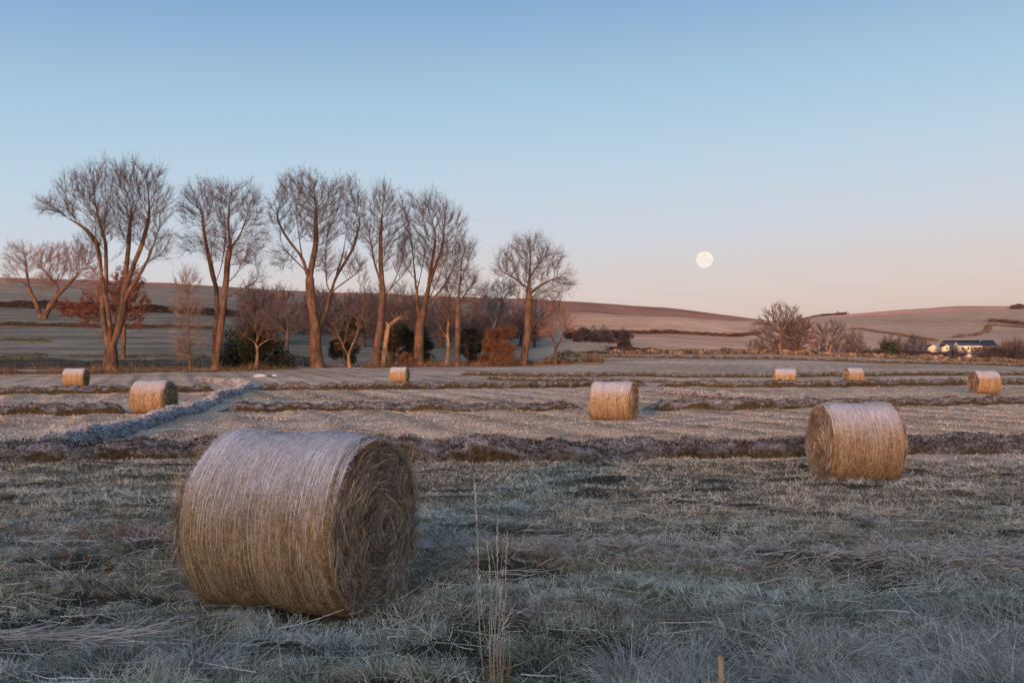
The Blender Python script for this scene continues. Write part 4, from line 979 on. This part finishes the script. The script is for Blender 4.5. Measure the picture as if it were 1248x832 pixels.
# ------------------------------------------------------------------ boxes / buildings
def boxm(acc, lo, hi, c=(1, 1, 1)):
    x0, y0, z0 = lo; x1, y1, z1 = hi
    V = np.array([[x, y, z] for x in (x0, x1) for y in (y0, y1) for z in (z0, z1)], float)
    acc.add(V, [np.array([[0, 1, 3, 2], [4, 6, 7, 5], [0, 4, 5, 1], [2, 3, 7, 6], [0, 2, 6, 4], [1, 5, 7, 3]])], np.array(c))
def house(px, Y, wid, dep, eave, ridge, label, gable_front=False, wins=(), rz=0, lift=0, doors=(), chim=True):
    X0 = (px - 624) / F * Y; z0 = gz(X0, Y) + lift
    root = tag(empty('farm_building', (X0, Y, z0), rz), label, 'farm building', None)
    a = Acc(); w2, d2 = wid / 2, dep / 2
    if gable_front:
        V = np.array([[-w2, -d2, -8], [w2, -d2, -8], [w2, d2, -8], [-w2, d2, -8], [-w2, -d2, eave], [w2, -d2, eave], [w2, d2, eave], [-w2, d2, eave], [0, -d2, ridge], [0, d2, ridge]], float)
        a.add(V, [np.array([[0, 1, 5, 4], [2, 3, 7, 6], [1, 2, 6, 5], [3, 0, 4, 7]]), ], np.ones(3)); a.add(V, [np.array([[4, 5, 8], [6, 7, 9]])], np.ones(3))
        sl = [((-w2 - .15, eave - .1), (0, ridge + .1)), ((w2 + .15, eave - .1), (0, ridge + .1))]
        rf = Acc()
        for (xa, za), (xb, zb) in sl:
            Vr = np.array([[xa, -d2 - .3, za], [xb, -d2 - .3, zb], [xb, d2 + .3, zb], [xa, d2 + .3, za]], float); Vr = np.concatenate([Vr, Vr + np.array([0, 0, .10])])
            rf.add(Vr, [np.array([[0, 1, 2, 3], [7, 6, 5, 4], [0, 4, 5, 1], [1, 5, 6, 2], [2, 6, 7, 3], [3, 7, 4, 0]])], np.ones(3))
    else:
        V = np.array([[-w2, -d2, -8], [w2, -d2, -8], [w2, d2, -8], [-w2, d2, -8], [-w2, -d2, eave], [w2, -d2, eave], [w2, d2, eave], [-w2, d2, eave], [-w2, 0, ridge], [w2, 0, ridge]], float)
        a.add(V, [np.array([[0, 1, 5, 4], [2, 3, 7, 6], [1, 2, 6, 5], [3, 0, 4, 7]])], np.ones(3)); a.add(V, [np.array([[5, 6, 9], [7, 4, 8]])], np.ones(3))
        rf = Acc()
        for s_ in (-1, 1):
            Vr = np.array([[-w2 - .3, s_ * (d2 + .3), eave - .12], [w2 + .3, s_ * (d2 + .3), eave - .12], [w2 + .3, 0, ridge + .12], [-w2 - .3, 0, ridge + .12]], float); Vr = np.concatenate([Vr, Vr + np.array([0, 0, .10])])
            rf.add(Vr, [np.array([[0, 1, 2, 3], [7, 6, 5, 4], [0, 4, 5, 1], [1, 5, 6, 2], [2, 6, 7, 3], [3, 7, 4, 0]])], np.ones(3))
    link('wall', a.mesh('wall'), M['cream'], root); r_ = link('roof', rf.mesh('roof'), M['slate'], root)
    if chim:
        ca = Acc(); boxm(ca, (w2 - 1.2, -.4, ridge - .5), (w2 - .3, .4, ridge + 1.1)); link('chimney', ca.mesh('chimney'), M['greystone'], r_)
    for (x, z, ww, hh) in wins:
        wa = Acc(); boxm(wa, (x - ww / 2, -d2 - .05, z), (x + ww / 2, -d2 + .1, z + hh)); link('window', wa.mesh('window'), M['window'], root)
    for (x, ww, hh) in doors:
        wa = Acc(); boxm(wa, (x - ww / 2, -d2 - .06, -.5), (x + ww / 2, -d2 + .1, hh)); link('door', wa.mesh('door'), M['brickish'], root)
    return root
# farm: behind the thicket
def zrow(px, Y, row): return (H + (HZ - row) * Y / F) - gz((px - 624) / F * Y, Y)
Yf = 450
house(1181, Yf, 11.5, 7, 2.4, 4.3, 'long low cream farmhouse with a dark slate roof, widest building on the right', False, [(-4.6, .6, .9, 1.1), (-1.9, .6, .9, 1.1), (.9, .6, .9, 1.1), (3.4, .6, .8, 1.1)], lift=zrow(1181, Yf, 427.5), doors=((-.5, .8, 1.9),))
house(1151, Yf - 4, 2.7, 5, 2.1, 2.9, 'small cream gabled house to the left of the long farmhouse', True, [(0, .8, .6, .8)], lift=zrow(1151, Yf, 427.5), chim=False)
house(1176.5, 300, 2.1, 4, .95, 1.75, 'little white gable-fronted cottage in the thicket below the farmhouse', True, [], lift=zrow(1176.5, 300, 438), chim=False, doors=())
b4 = house(1205, Yf - 3, 6.0, 5, 2.0, 3.0, 'grey shed with a wide dark opening at the right end of the farmhouse', False, [], lift=zrow(1205, Yf, 427.5), chim=False, doors=((0, 3.2, 1.7),))
for ch in b4.children:
    if ch.name.startswith('wall'): ch.data.materials[0] = M['greystone']
b5 = house(1180, Yf + 20, 23, 7, 2.8, 4.6, 'long dark-roofed barn behind the farmhouse', False, [], lift=zrow(1180, Yf + 20, 427), chim=False)
for ch in b5.children:
    if ch.name.startswith('wall'): ch.data.materials[0] = M['greystone']
house(1135, Yf + 6, 3.4, 4, 1.6, 2.4, 'tiny pinkish hut left of the gabled farm house, half hidden by twigs', True, [], lift=zrow(1135, Yf, 427), chim=False)
house(722, 178, 1.5, 2.0, .75, 1.15, 'tiny sunlit white hut by the wall right of the lone rounded tree', True, [], lift=zrow(722, 178, 438.5), chim=False)
house(858, 240, 1.6, 2, .8, 1.3, 'tiny pale hut behind the field wall, left of the round-headed tree', True, [], lift=zrow(858, 240, 433.0), chim=False)
# monument on the far crest
X0 = (1021 - 624) / F * 1880
ma = Acc(); boxm(ma, (-4, -4, -6), (4, 4, 2)); boxm(ma, (-2, -2, 2), (2, 2, 5)); boxm(ma, (-.8, -.8, 5), (.8, .8, 8))
mo = link('monument', ma.mesh('monument'), M['greystone']); mo.location = (X0, 1880, gz(X0, 1880)); tag(mo, 'tiny dark stepped monument on the skyline saddle between the two hills', 'monument')
hedge([(972, 0, 1870), (985, 0, 1880), (1000, 0, 1880), (1030, 0, 1880)], 4, 16, (.07, .05, .06), 'dark line of scrub on the skyline saddle between the two hills', 12, 2.6, seed=31)
# ------------------------------------------------------------------ stones
def stone(px, row, s_, label):
    x, y = gp(px, row); Rr = np.random.default_rng(int(px)); import bmesh
    bm = bmesh.new(); bmesh.ops.create_icosphere(bm, subdivisions=3, radius=1)
    for v in bm.verts: v.co *= 1 + .25 * (float(fbm(np.array([v.co.x * 1.5 + px]), np.array([v.co.y * 1.5 + v.co.z]), 3)[0]) - .5) * 2
    for v in bm.verts: v.co.x *= s_[0]; v.co.y *= s_[1]; v.co.z *= s_[2]
    me = bpy.data.meshes.new('stone'); bm.to_mesh(me); bm.free()
    for p in me.polygons: p.use_smooth = True
    o = link('stone', me, M['stone']); o.location = (x, y, gz(x, y) + s_[2] * .3); tag(o, label, 'stone')
stone(317, 459, (.7, .5, .22), 'larger flat frosted white stone in the grass below the evergreen shrub')
stone(335, 458, (.35, .3, .15), 'smaller flat pale stone right of the larger one')
stone(675, 437, (.5, .5, .4), 'pale boulder half hidden under the small reddish-twigged tree')
# frosted dead stick near trees and red stake
def stickthing(name, pts, rads, c, label, cat, mat='straw', sides=6):
    acc = Acc(); P = np.array(pts, float); org = P[0].copy(); tube_chain(acc, P - org, np.array(rads, float), np.array(c), sides)
    o = link(name, acc.mesh(name, True), M[mat]); o.location = org; tag(o, label, cat); return o
# wooden stake in the front
xs, ys = (877 - 624) / F * 5.6, 5.6; z0 = gz(xs, ys); zt = H - (797 - HZ) * ys / F
acc = Acc(); sides = 10
for (za, zb, ra, rb) in ((z0 - .15, zt - .008, .0185, .018), (zt - .008, zt, .018, .0145)):
    tube_chain(acc, np.array([[0, 0, za - z0], [0, 0, zb - z0]]), np.array([ra, rb]), np.ones(3), sides)
th = np.arange(sides) / sides * 2 * PI; acc.add(np.stack([np.cos(th) * .0145, np.sin(th) * .0145, np.full(sides, zt - z0)], 1), [np.arange(sides)[None]], np.ones(3))
o = link('wooden_stake', acc.mesh('wooden_stake'), M['wood']); o.location = (xs, ys, z0); tag(o, 'short round wooden stake sticking up at the bottom edge, right of centre', 'stake')

# ------------------------------------------------------------------ single tufts and tussocks
def tuft(name, px, row, n, hmin, hmax, spread, cols, label, width=.004, droop=.3, lean=(0, 0), cat='grass tuft', segs=5, rad=.06, seed=1, Y=None):
    R = np.random.default_rng(seed)
    x, y = gp(px, row) if Y is None else ((px - 624) / F * Y, Y); z = gz(x, y)
    acc = Acc(); a = R.uniform(0, 2 * PI, n); rr = rad * np.sqrt(R.uniform(0, 1, n)); P = np.stack([np.cos(a) * rr, np.sin(a) * rr * .8, np.full(n, -.02)], 1)
    dr = unit(np.stack([np.cos(a) * spread * rr / rad + lean[0] + R.normal(size=n) * .08 * (1 + spread), np.sin(a) * spread * rr / rad + lean[1] + R.normal(size=n) * .08, np.ones(n)], 1))
    h = R.uniform(hmin, hmax, n); bd = dr * 0; hd = dr.copy(); hd[:, 2] = 0; bd = hd * (h * .5)[:, None] * (1 if spread > .4 else .3); bd[:, 2] = -h * droop * R.uniform(.4, 1.3, n)
    C = np.array(cols); c = C[R.integers(0, len(C), n)] * R.uniform(.6, 1.25, (n, 1))
    ribbons(acc, P, dr, h, width, bd, c * .6, c, segs, .75)
    o = link(name, acc.mesh(name), M['grass']); o.location = (x, y, z); tag(o, label, cat); return o
# tall dry stems
xt, yt = (607 - 624) / F * 5.6, 5.6
acc = Acc(); R = np.random.default_rng(3); z0 = gz(xt, yt)
heads = []
for (ax_, ay_, th_) in [(578, 590, 1.15), (604, 625, 1), (620, 650, 1), (612, 690, .9), (597, 660, 1), (584, 700, .9), (618, 720, .8), (626, 735, .8), (590, 640, .7), (610, 650, .8), (602, 700, 1), (608, 735, 1), (596, 735, 1), (614, 760, 1), (606, 770, 1)]:
    tip = np.array([(ax_ - 607) / F * 5.6, R.normal() * .06, (H - (ay_ - HZ) * 5.6 / F) - z0]); n_ = 9; t = np.linspace(0, 1, n_)[:, None]
    b0 = np.array([R.normal() * .03, R.normal() * .03, -.03]); P = b0 + (tip - b0) * t + np.array([1, 0, 0]) * (R.normal() * .03 * np.sin(t * PI)) 
    P[:, 0] += ((tip - b0)[0]) * (t[:, 0] ** 2 - t[:, 0]) * 1.3 + np.cumsum(R.normal(size=n_)) * .004
    cs = np.array([.34, .20, .09]) * (1 - t) + np.array([.42, .34, .28]) * t
    rr = np.linspace(.0030, .0012, n_) * th_
    a2 = Acc(); tube_chain(a2, P, rr, np.array([1., 1, 1]), 4); V = a2.V[0]; acc.add(V, [a2.P[4][0]], np.repeat(cs, 4, 0)); heads.append((P, th_))
root = tag(empty('dry_grass_stems', (xt, yt, z0)), 'tall thin dry orange-brown grass stems rising in the middle foreground right of the biggest bale', 'grass stems')
for P, th_ in heads[:8]:
    n_ = 26; t = R.uniform(.72, 1, n_); idx = t * 8; P_ = np.stack([np.interp(idx, np.arange(9), P[:, k]) for k in range(3)], 1)
    dd = unit(P[-1] - P[-2] + R.normal(size=(n_, 3)) * .02); dd = unit(dd + R.normal(size=(n_, 3)) * .25)
    ribbons(acc, P_, dd, R.uniform(.02, .045, n_), .005, dd * 0, np.array([.40, .34, .29]), np.array([.5, .45, .42]), 1)
link('stalks', acc.mesh('stalks'), M['straw'], root)
n = 45; acc = Acc(); a = R.uniform(0, 2 * PI, n); P = np.stack([np.cos(a) * .035, np.sin(a) * .035, np.full(n, -.02)], 1); dr = unit(np.stack([np.cos(a) * .22, np.sin(a) * .22, np.ones(n)], 1))
c = np.array([.24, .14, .065]) * R.uniform(.5, 1.3, (n, 1)); ribbons(acc, P, dr, R.uniform(.1, .42, n), .006, R.normal(size=(n, 3)) * .03, c * .7, c, 3); link('basal_leaves', acc.mesh('basal_leaves'), M['grass'], root)
PU = [(.36, .31, .33), (.30, .22, .20), (.42, .38, .40)]; RU = [(.22, .10, .05), (.28, .16, .09), (.16, .08, .05)]
tuft('tussock', 1050, 826, 520, .22, .42, 1.3, PU, 'large arched purple-grey tussock at the bottom right, drooping over a dark hollow', .0055, .75, rad=.22, seed=1)
tuft('tussock', 665, 690, 150, .10, .24, .5, [(.20, .12, .08), (.26, .18, .13), (.14, .09, .07)], 'small upright reddish tussock behind the tall dry stems', .006, .1, rad=.10, seed=2)
tuft('tussock', 770, 826, 230, .20, .42, .7, PU, 'frosted pale tussock at the bottom between the dry stems and the wooden stake', .0055, .35, rad=.14, seed=3)
tuft('tussock', 245, 818, 170, .16, .34, .8, PU, 'frosted spiky tussock at the bottom under the biggest bale', .0055, .4, rad=.10, seed=4)
tuft('tussock', 125, 782, 200, .18, .36, 1.6, [(.34, .27, .20), (.28, .20, .10), (.38, .34, .33)], 'flattened straw-coloured tussock at the lower left', .006, .8, rad=.12, seed=5)
tuft('tussock', 140, 655, 260, .14, .26, .5, RU, 'row of reddish-brown stems at the left beside the biggest bale', .007, .15, rad=.45, seed=6)
tuft('tussock', 205, 664, 90, .14, .26, .5, RU, 'little reddish tuft tight against the left side of the biggest bale', .006, .15, rad=.10, seed=7)
tuft('tussock', 800, 700, 160, .08, .18, .5, [(.12, .18, .05), (.16, .2, .08)], 'fresh green tuft of unfrosted grass in the middle of the foreground', .006, .2, rad=.22, seed=8)
tuft('tussock', 1175, 800, 140, .25, .45, .5, PU, 'sparse tall frosted stems near the lower right corner', .0045, .3, rad=.35, seed=9)
tuft('tussock', 30, 650, 120, .1, .2, .6, RU, 'low rusty tuft near the left edge in line with the bale', .006, .2, rad=.3, seed=10)
tuft('tussock', 1010, 665, 220, .12, .2, 1.1, [(.17, .12, .04), (.14, .12, .04)], 'brown-olive flattened tuft in the right foreground below the large right bale', .007, .7, rad=.3, seed=11)
# a swathe of lying straw lower left
acc = Acc(); n = 420; R = np.random.default_rng(9); x, y = gp(95, 782); z = gz(x, y)
P = np.stack([R.uniform(-.75, .35, n), R.normal(size=n) * .06, R.uniform(.0, .08, n)], 1); dr = unit(np.stack([np.full(n, 1.), R.normal(size=n) * .12, R.normal(size=n) * .06 + .03], 1)); c = np.array([.36, .29, .25]) * R.uniform(.6, 1.3, (n, 1))
ribbons(acc, P, dr, R.uniform(.2, .55, n), .006, R.normal(size=(n, 3)) * .05, c, c, 4, .5); o = link('straw_swathe', acc.mesh('straw_swathe'), M['straw']); o.location = (x, y, z); tag(o, 'combed swathe of pale dead stalks lying flat at the lower left edge', 'straw')
# dead leaves
def leaf(px, row, s_, label, seed):
    R = np.random.default_rng(seed); x, y = gp(px, row); n = 9
    u = np.linspace(-1, 1, n); V = []; 
    for v in (-1, 0, 1): V.append(np.stack([u * s_, v * s_ * .55 * np.sqrt(1 - .98 * u * u), .25 * s_ * u * u + .35 * s_ * abs(v) + R.normal(size=n) * .05 * s_], 1))
    V = np.concatenate(V); i = np.arange(n - 1); q = np.concatenate([np.stack([i + k * n, i + 1 + k * n, i + 1 + (k + 1) * n, i + (k + 1) * n], 1) for k in (0, 1)])
    o = link('dead_leaf', mesh_np('dead_leaf', V, [q], np.tile(np.array([.14, .05, .025]), (len(V), 1)), True), M['leaf']); o.location = (x, y, gz(x, y) + .06); o.rotation_euler = (R.uniform(-.9, .9), R.uniform(-.9, .9), R.uniform(0, 6)); tag(o, label, 'leaf')
leaf(136, 703, .055, 'curled dark red-brown dead leaf on the frosted grass left of the biggest bale', 1)
leaf(81, 686, .045, 'reddish dead leaf further left, standing upright in the grass', 2)
leaf(108, 690, .03, 'small rusty dead leaf between the two larger ones', 3)

# ------------------------------------------------------------------ moon
import bmesh
bm = bmesh.new(); bmesh.ops.create_uvsphere(bm, u_segments=64, v_segments=32, radius=1)
me = bpy.data.meshes.new('moon'); bm.to_mesh(me); bm.free()
for p in me.polygons: p.use_smooth = True
m, nt, b = newmat('moon_surface', 1, 0); f = noise(nt, 1.6, 4, objcoord(nt), .55)
c = ramp(nt, f, [(.40, lin((243, 233, 219))), (.60, lin((254, 244, 231)))]); nt.links.new(c, b.inputs['Emission Color']); b.inputs['Emission Strength'].default_value = 1; b.inputs['Base Color'].default_value = (0, 0, 0, 1)
mo = link('moon', me, m); D = 9000.; mo.location = ((859 - 624) / F * D, D, H + (HZ - 316) / F * D); mo.scale = (D * 10.2 / F,) * 3
mo['kind'] = 'structure'
